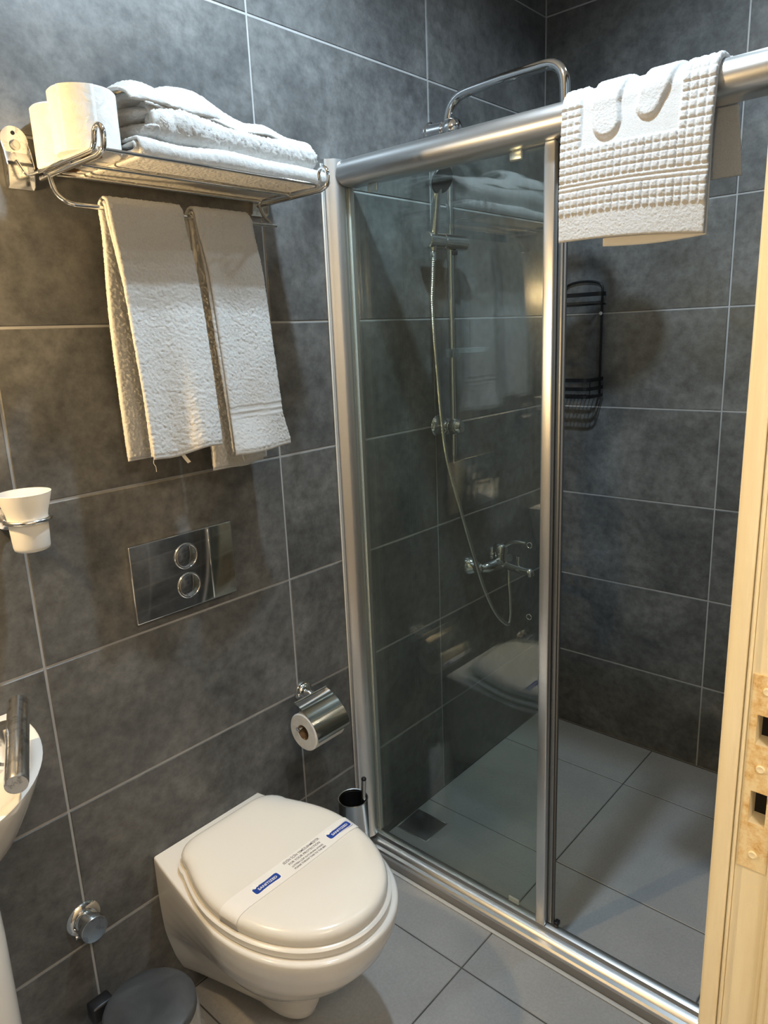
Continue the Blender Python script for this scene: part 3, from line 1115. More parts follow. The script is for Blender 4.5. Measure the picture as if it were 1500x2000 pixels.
def loose_towel():
    t = thing('bath_towel', 'white bath towel loosely folded over, topmost on the rack shelf', 'towel', (.39, -.10, 1.846), 'folded towels on the rack shelf')
    st = .0024
    def sm(v):
        v = np.clip(v, 0, 1)
        return v*v*(3-2*v)
    def layer(x0, x1, yf, lift, seed, th=.0062):
        xs = np.arange(x0, x1, st); m = len(xs); n = 84
        u = np.linspace(0, 1, n)[:, None]; x = xs[None, :]
        yfront = yf(x)
        y = yfront + (-.014-yfront)*u
        z = lift(x, y, yfront) + .0022*vnoise(n, m, 3, 6, seed)
        P = np.zeros((n, m, 3))
        P[..., 0] = x + .004*vnoise(n, m, 3, 1, seed+1); P[..., 1] = y + .004*vnoise(n, m, 1, 6, seed+2)*(1-u); P[..., 2] = z
        return sheet(P[:, ::-1], th, .0006, seed+3, edge=3)
    base = lambda x: 1.8625 - .0105*np.clip((x-.22)/.38, 0, 1)
    def za(x, y, yf):
        return base(x) - .016*sm((yf+.022-y)/.022)**2
    def zc(x, y, yf):
        tip = sm((x-.545)/.04)
        return base(x) + .0078 - .004*sm((x-.4)/.2) + .012*tip*sm((y-yf)/.05)*(1-.3*tip) - .010*sm((yf+.015-y)/.015)**2
    parts = [layer(.212, .602, lambda x: -.197 + .016*sm((x-.3)/.3), za, 141),
             layer(.300, .585, lambda x: -.176 + .040*sm((x-.34)/.2), zc, 161)]
    cloth('terry_cloth', parts, TERRY, t)
    # the part folded back on itself stands up as an open arch
    ctrl = [(-.203, 1.849), (-.199, 1.863), (-.186, 1.883), (-.160, 1.900), (-.128, 1.908), (-.096, 1.905), (-.066, 1.891), (-.045, 1.873), (-.030, 1.866)]
    Q = resample(np.array(spline([(a, b, 0) for a, b in ctrl], 6))[:, :2], st)
    n = len(Q); m = 82
    u = np.linspace(0, 1, m)[None, :]; q = np.linspace(0, 1, n)[:, None]
    xr = .352 + .100*(1-sm(q/.42))**1.3
    P = np.zeros((n, m, 3))
    P[..., 0] = .186 + (xr-.186)*u + .003*vnoise(n, m, 3, 2, 181)
    P[..., 1] = Q[:, None, 0] + .030*sm((P[..., 0]-.31)/.13)*(1-q)
    hz = (Q[:, None, 1]-1.849)/(1.908-1.849)
    lift = .62 + .26*np.exp(-((P[..., 0]-.325)/.045)**2) + .12*np.exp(-((P[..., 0]-.228)/.022)**2) - .07*np.exp(-((P[..., 0]-.262)/.016)**2) - .25*sm((.215-P[..., 0])/.03)
    P[..., 2] = 1.849 + (1.908-1.849)*hz*lift + .0022*vnoise(n, m, 4, 5, 183) - .004*sm((P[..., 0]-.33)/.1)*(1-q)
    cloth('turned_fold', [sheet(P, .0062, .0006, 185, edge=3), lump((.232, -.120, 1.866), (.032, .076, .0150), 191)], TERRY, t)
loose_towel()


# ------------------------------------------------------------------ paper rolls
def paper_roll(name, label, c, r, h, axis, group, core=.020):
    t = thing(name, label, 'toilet roll', c, group)
    cx = np.array(c, float)
    prof = [(core, 0), (r-.003, 0), (r, .003), (r, h-.003), (r-.003, h), (core, h), (core, 0)]
    V, F = lathe_vf(prof, c, axis, 48)
    F = F[:-2]
    # slight out-of-round
    o = sharpen(raw('paper', V, F, PAPER, t), 35)
    V, F = lathe_vf([(core-.0004, .001), (core-.0004, h-.001), (core-.0016, h-.001), (core-.0016, .001), (core-.0004, .001)], c, axis, 32)
    sharpen(raw('cardboard_core', V, F[:-2], CARD, t), 35)
    return t
ROLLG = 'spare toilet rolls standing on the rack'
r1 = paper_roll('toilet_roll', 'front white toilet roll standing on the left end of the rack', (.133, -.155, 1.7672), .0495, .090, (0, 0, 1), ROLLG)
# loose outer sheet on the front roll
V, F = [], []
for i, a in enumerate(np.linspace(200, 262, 10)):
    rr = .0502 + .0015*(i/9)**2
    for z in (1.7680, 1.8560):
        V.append((  .133+rr*math.cos(math.radians(a)), -.155+rr*math.sin(math.radians(a)), z))
V2 = [(.133+(x-.133)*1.008, -.155+(y+.155)*1.008, z) for x, y, z in V]
F = [(2*i, 2*i+1, 2*i+3, 2*i+2) for i in range(9)]
n = len(V)
raw('loose_sheet', V+V2, F+[tuple(n+q for q in f[::-1]) for f in F]+[(18, 19, n+19, n+18), (0, n, n+1, 1)], PAPER, r1)
paper_roll('toilet_roll', 'rear white toilet roll half hidden against the wall on the rack', (.150, -.0500, 1.7672), .0470, .092, (0, 0, 1), ROLLG)


# ------------------------------------------------------------------ tumbler and its holder
def tumbler():
    cx, cy = -.021, -.090
    h = thing('tumbler_holder', 'chrome ring holder fixed to the wall beside the towels', 'cup holder', (cx, 0, 1.205))
    lathe('wall_flange', [(.026, .0006), (.026, .006), (.020, .012), (.012, .016), (.001, .016)], (cx, 0, 1.205), CHROME_OLD, h, (0, -1, 0))
    tube('arm', spline([(cx, -.012, 1.205), (cx, -.03, 1.203), (cx, -.048, 1.207), (cx, -.0555, 1.2095)], 5), .006, CHROME_OLD, h)
    torus('ring', (cx, cy, 1.2095), .0345, .0036, (0, 0, 1), CHROME_OLD, h, 48, 10)
    prof = [(.001, 1.1580), (.024, 1.1580), (.0275, 1.1600), (.0285, 1.165), (.0300, 1.195), (.0304, 1.2095), (.0325, 1.222), (.0365, 1.235), (.0405, 1.250), (.0415, 1.2545),
            (.0400, 1.2548), (.0385, 1.250), (.0340, 1.235), (.0298, 1.222), (.0278, 1.2095), (.0270, 1.19), (.0258, 1.167), (.001, 1.166)]
    o = lathe('tumbler', prof, (cx, cy, 0), FROST, None, (0, 0, 1), 56, 50)
    tag(o, 'frosted glass tumbler with a flared rim held in the chrome ring', 'tumbler')
tumbler()


# ------------------------------------------------------------------ flush plate
def flush_plate():
    x0, x1, z0, z1 = .186, .434, .930, 1.094
    t = thing('flush_plate', 'mirror chrome flush plate with two round buttons on the wall', 'flush plate', ((x0+x1)/2, 0, z0))
    box('plate', x0, x1, -.012, -.0006, z0, z1, CHROME, t, .0022, 3)
    for s, z in (('upper', 1.0445), ('lower', .9800)):
        b = lathe('push_button', [(.0235, 0), (.0235, .0014), (.0225, .0019), (.001, .0019)], (.313, -.0122, z), CHROME, t, (0, -1, 0), 40)
        torus('button_ring', (.313, -.0128, z), .0262, .0021, (0, 1, 0), CHROME, b, 48, 10)
    box('raised_strip', .3715, .3745, -.0131, -.0121, z0+.004, z1-.004, CHROME, t, .0004, 1)
flush_plate()


# ------------------------------------------------------------------ paper holder
def paper_holder():
    rx, rz = .613, .602
    t = thing('paper_holder', 'chrome toilet paper holder with a curved cover on the wall', 'paper holder', (rx, 0, rz))
    lathe('wall_flange', [(.027, .0006), (.027, .004), (.0255, .007), (.022, .008), (.019, .013), (.012, .017), (.001, .018)], (rx, 0, rz), CHROME, t, (0, -1, 0), 40)
    lathe('arm', [(.009, .014), (.009, .02), (.0075, .024), (.010, .028), (.0075, .032), (.010, .036), (.0065, .040), (.0055, .058), (.001, .060)], (rx, 0, rz), CHROME, t, (0, -1, 0), 20)
    yc, zc = -.084, .550
    # hanger wire that carries the roll
    tube('roll_bar', fillet([(rx, -.052, rz), (rx+.040, -.060, rz-.002), (rx+.040, -.082, zc+.010), (rx+.035, yc, zc+.0125), (.520, yc, zc+.0125), (.516, yc, zc+.0125+.008)], .012, 5), .0032, CHROME, t)
    # curved cover: flat flap from the hinge that rolls over the front
    xa, xb = .536, .642
    C2 = np.array(spline([(-.060, .6175, 0), (-.078, .6110, 0), (-.101, .5980, 0), (-.122, .578, 0), (-.1335, .558, 0), (-.1360, .540, 0)], 5))[:, :2]
    T2 = np.gradient(C2, axis=0); T2 /= np.linalg.norm(T2, axis=1)[:, None]
    V = []
    for (y, z), (ty, tz) in zip(C2, T2):
        for d in (0, .0012):
            for x in (xa, xb):
                V.append((x, y+tz*d, z-ty*d))
    F = []
    n = len(C2)
    for i in range(n-1):
        b, q = 4*i, 4*(i+1)
        F += [(b, b+1, q+1, q), (b+2, q+2, q+3, b+3), (b, q, q+2, b+2), (b+1, b+3, q+3, q+1)]
    F += [(0, 2, 3, 1), (4*n-4, 4*n-3, 4*n-1, 4*n-2)]
    sharpen(raw('cover', V, F, CHROME, t), 50)
    lathe('hinge_barrel', [(.003, 0), (.003, .106)], (xa, -.0580, .6190), CHROME, t, (1, 0, 0), 12)
    # notch where the arm meets the cover
    box('hinge_tab', rx-.009, rx+.009, -.062, -.053, rz+.003, rz+.014, CHROME, t, .002)
    paper_roll('toilet_roll', 'part-used white toilet roll under the chrome cover', (.534, yc, zc), .0475, .100, (1, 0, 0), None, .0195)
paper_holder()


# ------------------------------------------------------------------ toilet
TX = .303
def d_outline(wb_, a, yc, yf, y0, n=48, corner=.0, p=2.15):
    """half widths: wb_ at the back, a at yc, nose at yf; open at the wall side"""
    pts = []
    nb = 8
    for i in range(nb):
        s = i/nb
        e = s**.9
        pts.append((wb_+(a-wb_)*e, y0+(yc-y0)*s))
    for th in np.linspace(0, PI/2, n//2):
        c, s = math.cos(th), math.sin(th)
        pts.append((a*abs(c)**(2/p), yc+(yf-yc)*abs(s)**(2/p)))
    L = [(-x, y) for x, y in pts[::-1]]
    return [(TX+x, y) for x, y in pts] + [(TX+x, y) for x, y in L[1:]]


def loft(name, secs, mat, parent, close_top=True, sub=0):
    n = len(secs[0][0])
    V, F = [], []
    for pts, z in secs:
        V += [(x, y, (z[k] if hasattr(z, '__len__') else z)) for k, (x, y) in enumerate(pts)]
    for i in range(len(secs)-1):
        for k in range(n):
            k2 = (k+1) % n
            F.append((i*n+k, i*n+k2, (i+1)*n+k2, (i+1)*n+k))
    F.append(tuple(range(n))[::-1]); F.append(tuple((len(secs)-1)*n+k for k in range(n)))
    return raw(name, V, F, mat, parent)


def interp_secs(keys, zs):
    K = np.array(keys, float)
    out = []
    for z in zs:
        out.append([np.interp(z, K[:, 0], K[:, j]) for j in range(1, K.shape[1])])
    return out


LID_Z = .448
LID = dict(wb=.138, a=.172, yc=-.265, yf=-.506)


def lid_outline(inset, y0=-.062, n=56):
    """lid seen from above with rounded back corners"""
    a, yc, yf = LID['a']-inset, LID['yc'], LID['yf']+inset
    pts = []
    w0 = .137-inset
    yb = y0-inset
    rc = .055
    # back edge, right half, then corner, side, nose
    for s in np.linspace(0, 1, 5):
        pts.append((s*(w0-rc), yb))
    for th in np.linspace(0, PI/2, 8)[1:]:
        pts.append((w0-rc+rc*math.sin(th), yb-rc+rc*math.cos(th)))
    ys = yb-rc
    for s in np.linspace(0, 1, 9)[1:]:
        e = math.sin(s*PI/2)
        pts.append((w0+(a-w0)*e, ys+(yc-ys)*s))
    for th in np.linspace(0, PI/2, 24)[1:]:
        c, s = math.cos(th), math.sin(th)
        pts.append((a*abs(c)**(2/2.1), yc+(yf-yc)*abs(s)**(2/2.1)))
    L = [(-x, y) for x, y in pts[::-1]]
    return [(TX+x, y) for x, y in pts] + [(TX+x, y) for x, y in L[1:-1]]


def toilet():
    t = thing('toilet', 'white wall-hung toilet with a closed rounded lid', 'toilet', (TX, 0, .06))
    keys = [  # z, wb, a, yc, yf
        (.054, .085, .034, -.20, -.285), (.060, .098, .044, -.205, -.304), (.076, .110, .053, -.21, -.320), (.12, .125, .062, -.22, -.335), (.165, .135, .069, -.225, -.343),
        (.185, .139, .082, -.23, -.355), (.205, .142, .110, -.24, -.384), (.235, .144, .141, -.25, -.428), (.275, .1455, .162, -.26, -.468), (.315, .146, .176, -.268, -.500),
        (.355, .146, .184, -.272, -.518), (.385, .146, .187, -.274, -.524), (.394, .145, .186, -.274, -.523), (.3965, .142, .182, -.274, -.518)]
    zs = [.054, .056, .060, .067, .076] + list(np.linspace(.095, .385, 30)) + [.390, .394, .3965]
    secs = []
    for z, (w, a, yc, yf) in zip(zs, interp_secs(keys, zs)):
        secs.append((d_outline(w, a, yc, yf, -.0008), z))
    body = loft('bowl', secs, CERAMIC, t)
    sharpen(body, 60)
    # seat ring: slab a little wider than the lid
    o1 = [(lid_outline(-.002, -.066), .3972), (lid_outline(-.007, -.066), .4005), (lid_outline(-.007, -.066), .4125), (lid_outline(-.002, -.066), .4165), (lid_outline(.006, -.066), .4170)]
    sharpen(loft('seat', o1, SEATM, t), 50)
    prof = [(.004, 0), (.0005, .002), (0, .006), (.0, .014), (.002, .0205), (.006, .0250), (.012, .0280), (.020, .0298), (.034, .0308), (.06, .0312)]
    o2 = [(lid_outline(i), .4172+h) for i, h in prof]
    sharpen(loft('lid', o2, SEATM, t), 50)
    for s in (-1, 1):
        lathe('hinge', [(.011, 0), (.011, .030), (.001, .030)], (TX+s*.075-.015, -.052, .4075), SEATM, t, (1, 0, 0), 20)
    return t
toilet()


def text_mesh(name, body, size, mat, loc, rot, parent, width=None, bold=.0, sp=1.0):
    cu = bpy.data.curves.new(name, 'FONT')
    cu.body = body; cu.size = size; cu.align_x = 'CENTER'; cu.align_y = 'CENTER'
    cu.extrude = .00008; cu.offset = bold; cu.resolution_u = 3; cu.space_character = sp
    ob = bpy.data.objects.new(name, cu); COL.objects.link(ob)
    dg = bpy.context.evaluated_depsgraph_get(); dg.update()
    me = bpy.data.meshes.new_from_object(ob.evaluated_get(dg))
    bpy.data.objects.remove(ob, do_unlink=True)
    xs = np.array([v.co.x for v in me.vertices])
    if width:
        k = width/(xs.max()-xs.min())
        for v in me.vertices:
            v.co.x *= k
    p = parent_loc(parent)
    for v in me.vertices:
        v.co = (rot @ v.co) + Vector(loc) - Vector(p)
    me.materials.clear()
    return link(name, me, mat, parent)


def sanitary_band():
    yb, w = -.305, .0465                   # centre line and width of the strip
    t = thing('sanitary_band', 'white printed paper band wrapped across the toilet lid', 'paper band', (TX, yb, .4172))
    # lid cross section under each edge of the strip
    prof = [(.0, .006), (.0, .014), (.002, .0205), (.006, .0250), (.012, .0280), (.020, .0298), (.034, .0308), (.06, .0312)]
    zt = .4172
    gap = .0005
    def sec(y):
        q = max(0, (abs(y)-.265)/(.506-.265))
        half = LID['a']*(1-q**2.1)**(1/2.1)
        p = [(half-.001, zt-.0008), (half+.0010, zt+.0012)] + [(half+.0010-i*.97, zt+h+gap) for i, h in prof]
        return [(TX-x, z) for x, z in p] + [(TX-.05, zt+.0312+gap), (TX+.05, zt+.0312+gap)] + [(TX+x, z) for x, z in p[::-1]]
    pa, pb = sec(yb-w/2), sec(yb+w/2)
    path = pa
    V = []
    for d in (0, .0005):
        for (xa_, za_), (xb_, zb_) in zip(pa, pb):
            wob = .0014*math.sin(xa_*47)
            V += [(xa_, yb-w/2+wob, za_+d), (xb_, yb+w/2+wob*.6, zb_+d)]
    n = len(path)
    F = [(2*i, 2*i+2, 2*i+3, 2*i+1) for i in range(n-1)]
    F += [tuple(2*n+q for q in f[::-1]) for f in F]
    for i in range(n-1):
        F += [(2*i, 2*n+2*i, 2*n+2*i+2, 2*i+2), (2*i+1, 2*i+3, 2*n+2*i+3, 2*n+2*i+1)]
    sharpen(raw('strip', V, F, BANDM, t), 60)
    zp = zt+.0312+gap+.0008
    I = Matrix.Identity(3)
    lines = [('SİZİN İÇİN TEMİZLENMİŞTİR', .0082, .0135, .098), ('FOR YOUR PROTECTION', .0080, .0030, .085), ('LÜTFEN ÇÖP KUTUSUNA ATINIZ', .0062, -.0070, .085), ('PLEASE THROW THIS TO THE BIN', .0062, -.0150, .085)]
    for s, sz, dy, wd in lines:
        text_mesh('printed_line', s, sz, INK, (TX+.028, yb+dy, zp), I, t, wd, .00003)
    for bx in (-.076, .123):
        L = .062; H = .0205
        def bone(k):
            pts = []
            for a in np.linspace(0, 2*PI, 48, endpoint=False):
                c, s = math.cos(a), math.sin(a)
                x = (L/2+k)*math.copysign(abs(c)**.42, c)
                y = (H/2+k)*math.copysign(abs(s)**.42, s)
                y *= .74+.34*(abs(x)/(L/2))**2
                pts.append((TX+bx+x, yb+y-.001))
            return pts
        def flat(name, pts, z, mat, par):
            n = len(pts)
            V = [(x, y, z) for x, y in pts] + [(x, y, z-.00012) for x, y in pts]
            F = [tuple(range(n)), tuple(range(2*n-1, n-1, -1))] + [(k, (k+1) % n, n+(k+1) % n, n+k) for k in range(n)]
            return raw(name, V, F, mat, par, False)
        bd = flat('badge', bone(.0024), zp-.00042, BLUE, t)
        flat('badge_rim', bone(.0018), zp-.00026, WHITEP, bd)
        flat('badge_field', bone(0), zp-.0001, BLUE, bd)
        text_mesh('badge_word', 'SANITIZED', .0088, WHITEP, (TX+bx+.002, yb-.002, zp+.0001), I, bd, .046, .00016)
        for q, (cx, cy, r) in enumerate(((-.026, .011, .0042), (-.020, .0135, .0038), (-.017, .0095, .0040), (-.0235, .0075, .0036), (-.012, .0120, .0030))):
            flat('flower_petal', [(TX+bx+cx+r*math.cos(a), yb+cy+r*math.sin(a)) for a in np.linspace(0, 2*PI, 16, endpoint=False)], zp+.0002+q*.00015, WHITEP, bd)
sanitary_band()


# ------------------------------------------------------------------ toilet brush
def toilet_brush():
    cx, cy, zt = .662, -.112, .310
    t = thing('brush_holder', 'brushed steel cylindrical toilet brush holder by the shower upright', 'brush holder', (cx, cy, 0))
    r = .0385
    prof = [(.001, .001), (r+.001, .001), (r+.001, .012), (r, .014), (r, zt-.003), (r+.0012, zt-.0015), (r+.0004, zt), (r-.0018, zt-.001), (r-.0018, .02), (.001, .02)]
    lathe('cup', prof, (cx, cy, 0), BRUSHED, t, (0, 0, 1), 44, 40)
    lathe('dark_lining', [(r-.0022, .021), (r-.0022, zt-.006), (r-.003, zt-.006), (r-.003, .022), (.001, .022), (.001, .021)], (cx, cy, 0), BLACKP, t, (0, 0, 1), 40, 40)
    b = thing('toilet_brush', 'toilet brush with a thin steel handle leaning in its holder', 'brush', (cx, cy, .03))
    top = np.array((cx+.0135, cy-.030, zt+.058)); bot = np.array((cx+.006, cy-.014, .10))
    tube('handle', [bot, bot*.5+top*.5, top], .0060, BRUSHED, b, 16)
    d = (top-bot)/np.linalg.norm(top-bot)
    tube('end_cap', [top+d*.0002, top+d*.004, top+d*.006], [.0066, .0066, .0050], BLACKP, b, 16)
    lathe('bristle_head', [(.004, .025), (.024, .030), (.030, .05), (.030, .09), (.022, .105), (.006, .115)], (cx, cy, 0), WHITEP, b, (0, 0, 1), 24)
toilet_brush()


# ------------------------------------------------------------------ angle valve cap
def valve():
    c = (-.006, 0, .358)
    t = thing('angle_valve', 'round chrome stop valve with a flange, low on the wall', 'valve', c)
    lathe('flange', [(.036, .0006), (.036, .002), (.033, .006), (.026, .009), (.021, .010), (.001, .010)], c, CHROME, t, (0, -1, 0), 44)
    lathe('body', [(.0215, .0105), (.0215, .030), (.0200, .0305), (.001, .0305)], c, CHROME, t, (0, -1, 0), 40)
    lathe('knob', [(.001, .031), (.0262, .031), (.0272, .032), (.0272, .0455), (.0262, .047), (.001, .047)], c, CHROME_OLD, t, (0, -1, 0), 44)
    box('set_screw', c[0]-.029, c[0]-.0205, -.022, -.016, c[2]-.020, c[2]-.015, CHROME, t, .001)
valve()


# ------------------------------------------------------------------ pedal bin
def bin_():
    cx, cy, zt = .013, -.196, .262
    r = .0845
    t = thing('pedal_bin', 'small round pedal bin with a dark smeared lid beside the toilet', 'bin', (cx, cy, 0))
    lathe('bucket', [(.001, .001), (r-.012, .001), (r-.010, .010), (r-.004, .02), (r-.002, zt-.022), (r-.001, zt-.016), (r-.004, zt-.016), (.001, zt-.016)], (cx, cy, 0), BRUSHED, t, (0, 0, 1), 56)
    lathe('lid', [(r+.0015, zt-.0155), (r+.0015, zt-.003), (r, zt-.0005), (r-.004, zt+.0015), (r*.6, zt+.0045), (r*.3, zt+.0055), (.001, zt+.006)], (cx, cy, 0), BINLID, t, (0, 0, 1), 56, 50)
    box('hinge', cx-.078, cx-.034, cy+.070, cy+.100, zt-.035, zt+.001, BLACKP, t, .005)
    tube('carry_handle', spline([(cx-.088, cy+.045, zt-.03), (cx-.098, cy+.05, zt-.035), (cx-.1, cy+.03, zt-.05)], 4), .003, BLACKP, t)
    # clear liner folded over the rim
    n, rr = 90, np.random.default_rng(5)
    V, F = [], []
    hs = [zt-.0175, zt-.022, zt-.035, zt-.055, zt-.075]
    for i, h in enumerate(hs):
        for k in range(n):
            a = 2*PI*k/n
            w = r + .0006 + .0022*(i+.3)*abs(math.sin(a*9+i*.7))*(.5+.5*math.sin(a*4.3+2)) + .0008*rr.random()
            V.append((cx+w*math.cos(a), cy+w*math.sin(a), h + (.012*math.sin(a*5)+.006*math.sin(a*11) if i == 4 else 0)))
    for i in range(len(hs)-1):
        for k in range(n):
            F.append((i*n+k, i*n+(k+1) % n, (i+1)*n+(k+1) % n, (i+1)*n+k))
    m = raw('liner_bag', V, F, LINER, t)
    # tuft of liner caught over the lid
    V, F = [], []
    for i in range(10):
        for j in range(8):
            u, v = i/9, j/7
            a = math.radians(196+38*u)
            rad = r+.0030-.026*v*(1-.6*abs(u-.5))
            z = zt+.0035+.006*math.sin(u*9+v*5)*v*(1-v)*2 - (.016 if v < .01 else 0)
            V.append((cx+rad*math.cos(a), cy+rad*math.sin(a), z))
    for i in range(9):
        for j in range(7):
            F.append((i*8+j, (i+1)*8+j, (i+1)*8+j+1, i*8+j+1))
    raw('liner_tuft', V, F, LINER, t)
bin_()


# ------------------------------------------------------------------ washbasin
def basin():
    cx, cz = -.300, .850
    t = thing('washbasin', 'small white oval washbasin on the wall at the left edge', 'washbasin', (cx, 0, .65))
    a0, b0, yc = .235, .280, -.050
    def half(a, yf, n=40):
        pts = [(cx+a, -.0008)]
        for th in np.linspace(0, PI, n):
            pts.append((cx+a*math.cos(th), yc-yf*math.sin(th)))
        pts.append((cx-a, -.0008))
        return pts
    outer = [(.155, .150, .690), (.175, .175, .700), (.190, .200, .725), (.205, .232, .765), (.218, .256, .80), (.229, .272, .83), (.234, .279, .845), (.235, .280, .8485), (.233, .278, .850)]
    secs = [(half(a, b), z) for a, b, z in outer]
    n = len(secs[0][0])
    # bowl: step inwards from the rim (kept off the wall)
    def inner(a, yf, y1, n_):
        pts = [(cx+a, y1)]
        for th in np.linspace(0, PI, n_):
            pts.append((cx+a*math.cos(th), yc-.03-yf*math.sin(th)))
        pts.append((cx-a, y1))
        return pts
    for a, b, y1, z in ((.218, .234, -.068, .850), (.210, .226, -.072, .847), (.200, .215, -.074, .830), (.180, .190, -.075, .79), (.13, .135, -.078, .755), (.05, .05, -.08, .745)):
        secs.append((inner(a, b, y1, n-2), z))
    V, F = [], []
    for pts, z in secs:
        V += [(x, y, z) for x, y in pts]
    for i in range(len(secs)-1):
        for k in range(n):
            k2 = (k+1) % n
            F.append((i*n+k, i*n+k2, (i+1)*n+k2, (i+1)*n+k))
    F.append(tuple(range(n))); F.append(tuple((len(secs)-1)*n+k for k in range(n)))
    sharpen(raw('bowl', V, F, CERAMIC, t), 45)
    p = thing('basin_pedestal', 'white ceramic pedestal under the washbasin at the lower left', 'pedestal', (cx, -.1, 0))
    secs = []
    for z, w, d in ((.001, .112, .262), (.02, .112, .262), (.10, .106, .252), (.40, .104, .250), (.60, .106, .252), (.689, .108, .230)):
        pts = [(cx+w, -.002)] + [(cx+w*math.copysign(abs(math.cos(th))**.5, math.cos(th)), -.10-(d-.10)*abs(math.sin(th))**.5) for th in np.linspace(0, PI, 30)] + [(cx-w, -.002)]
        secs.append((pts, z))
    sharpen(loft('column', secs, CERAMIC, p), 50)
    # tap, standing on the right shoulder of the basin
    f = thing('basin_tap', 'chrome basin tap with a thick round spout', 'tap', (-.128, -.068, .8505))
    bx, by = -.137, -.168
    f.location = (bx, by, .8505)
    lathe('body', [(.022, .0), (.022, .006), (.0185, .010), (.0185, .058), (.016, .064), (.001, .065)], (bx, by, .8505), CHROME_OLD, f, (0, 0, 1), 36)
    s0 = np.array((-.098, -.130, .922)); s1 = np.array((-.178, -.306, .890))
    tube('spout', [s0, s0*.6+s1*.4, s1*.97+s0*.03, s1], [.0165, .0165, .0165, .0155], CHROME_OLD, f, 28)
    tube('lever', spline([(bx-.004, by, .905), (bx-.020, by, .922), (bx-.05, by+.0, .930), (bx-.095, by+.005, .935)], 5), .006, CHROME_OLD, f, 12)
basin()
mr = thing('wall_mirror', 'rectangular frameless mirror above the washbasin', 'mirror', (-.66, 0, 1.15))
box('mirror_glass', -.90, -.42, -.008, -.0035, 1.15, 1.78, MIRRORM, mr, .001, 1)
box('mirror_backing', -.895, -.425, -.0034, -.0006, 1.155, 1.775, BLACKP, mr)


# ------------------------------------------------------------------ shower fittings
SX = 1.205
def shower_column():
    y = -.060
    t = thing('shower_column', 'chrome shower riser with a curved overhead arm in the cubicle', 'shower column', (SX, 0, 1.12))
    # riser with swan-neck arm
    pts = fillet([(SX, y, 1.130), (SX, y, 1.925), (SX, y, 1.935), (SX, y, 2.070), (SX, -.20, 2.078), (SX, -.395, 2.080), (SX, -.400, 1.965)], .075, 10)
    tube('riser_pipe', pts, [.0088 if p[2] < 1.93 else .0125 for p in pts], CHROME, t, 18)
    lathe('tail_pin', [(.0062, 0), (.0062, -.020), (.002, -.026)], (SX, y, 1.1295), CHROME, t, (0, 0, 1), 14)
    lathe('wall_bracket', [(.031, .0006), (.031, .004), (.0275, .006), (.026, .010), (.026, .050), (.022, .052), (.022, .054), (.0265, .060), (.0285, .072), (.0270, .084), (.020, .094), (.010, .099), (.001, .100)], (SX, 0, 1.995), CHROME, t, (0, -1, 0), 40)
    lathe('wall_bracket', [(.032, .0006), (.032, .004), (.029, .008), (.025, .030), (.0235, .040), (.016, .044), (.016, .048), (.021, .053), (.0245, .064), (.0235, .078), (.016, .090), (.001, .094)], (SX, 0, 1.212), CHROME, t, (0, -1, 0), 40)
    # overhead rose hidden behind the mat
    h = lathe('rain_head', [(.012, .022), (.016, .012), (.030, .006), (.095, .002), (.100, -.001), (.100, -.006), (.001, -.006)], (SX, -.400, 1.945), CHROME, t, (0, 0, 1), 48)
    # height slider carrying the hand shower
    zs = 1.716
    sl = lathe('slider', [(.001, .0), (.0200, .0), (.0215, .002), (.0215, .100), (.0200, .102), (.001, .102)], (SX-.042, y-.002, zs), CHROME, t, (1, 0, 0), 32)
    lathe('hand_shower_cradle', [(.001, .0), (.0190, .0), (.0210, .002), (.0210, .0660), (.001, .0660)], (SX-.1090, y-.002, zs), CHROME, t, (1, 0, 0), 32)
    box('slider_lever', SX-.004, SX+.016, y-.014, y-.004, zs-.033, zs-.0218, BLACKP, t, .002)
    # clear soap dish clip
    sd = box('soap_dish_clip', SX-.014, SX+.014, y-.014, y+.013, 1.408, 1.432, CLEARP, t, .003)
    V, F = lathe_vf([(.001, 0), (.040, .0), (.050, .010), (.052, .010), (.041, -.002), (.001, -.002)], (SX+.0, y-.066, 1.424), (0, 0, 1), 36)
    sharpen(raw('soap_dish', V, F, CLEARP, t), 40)
    return t


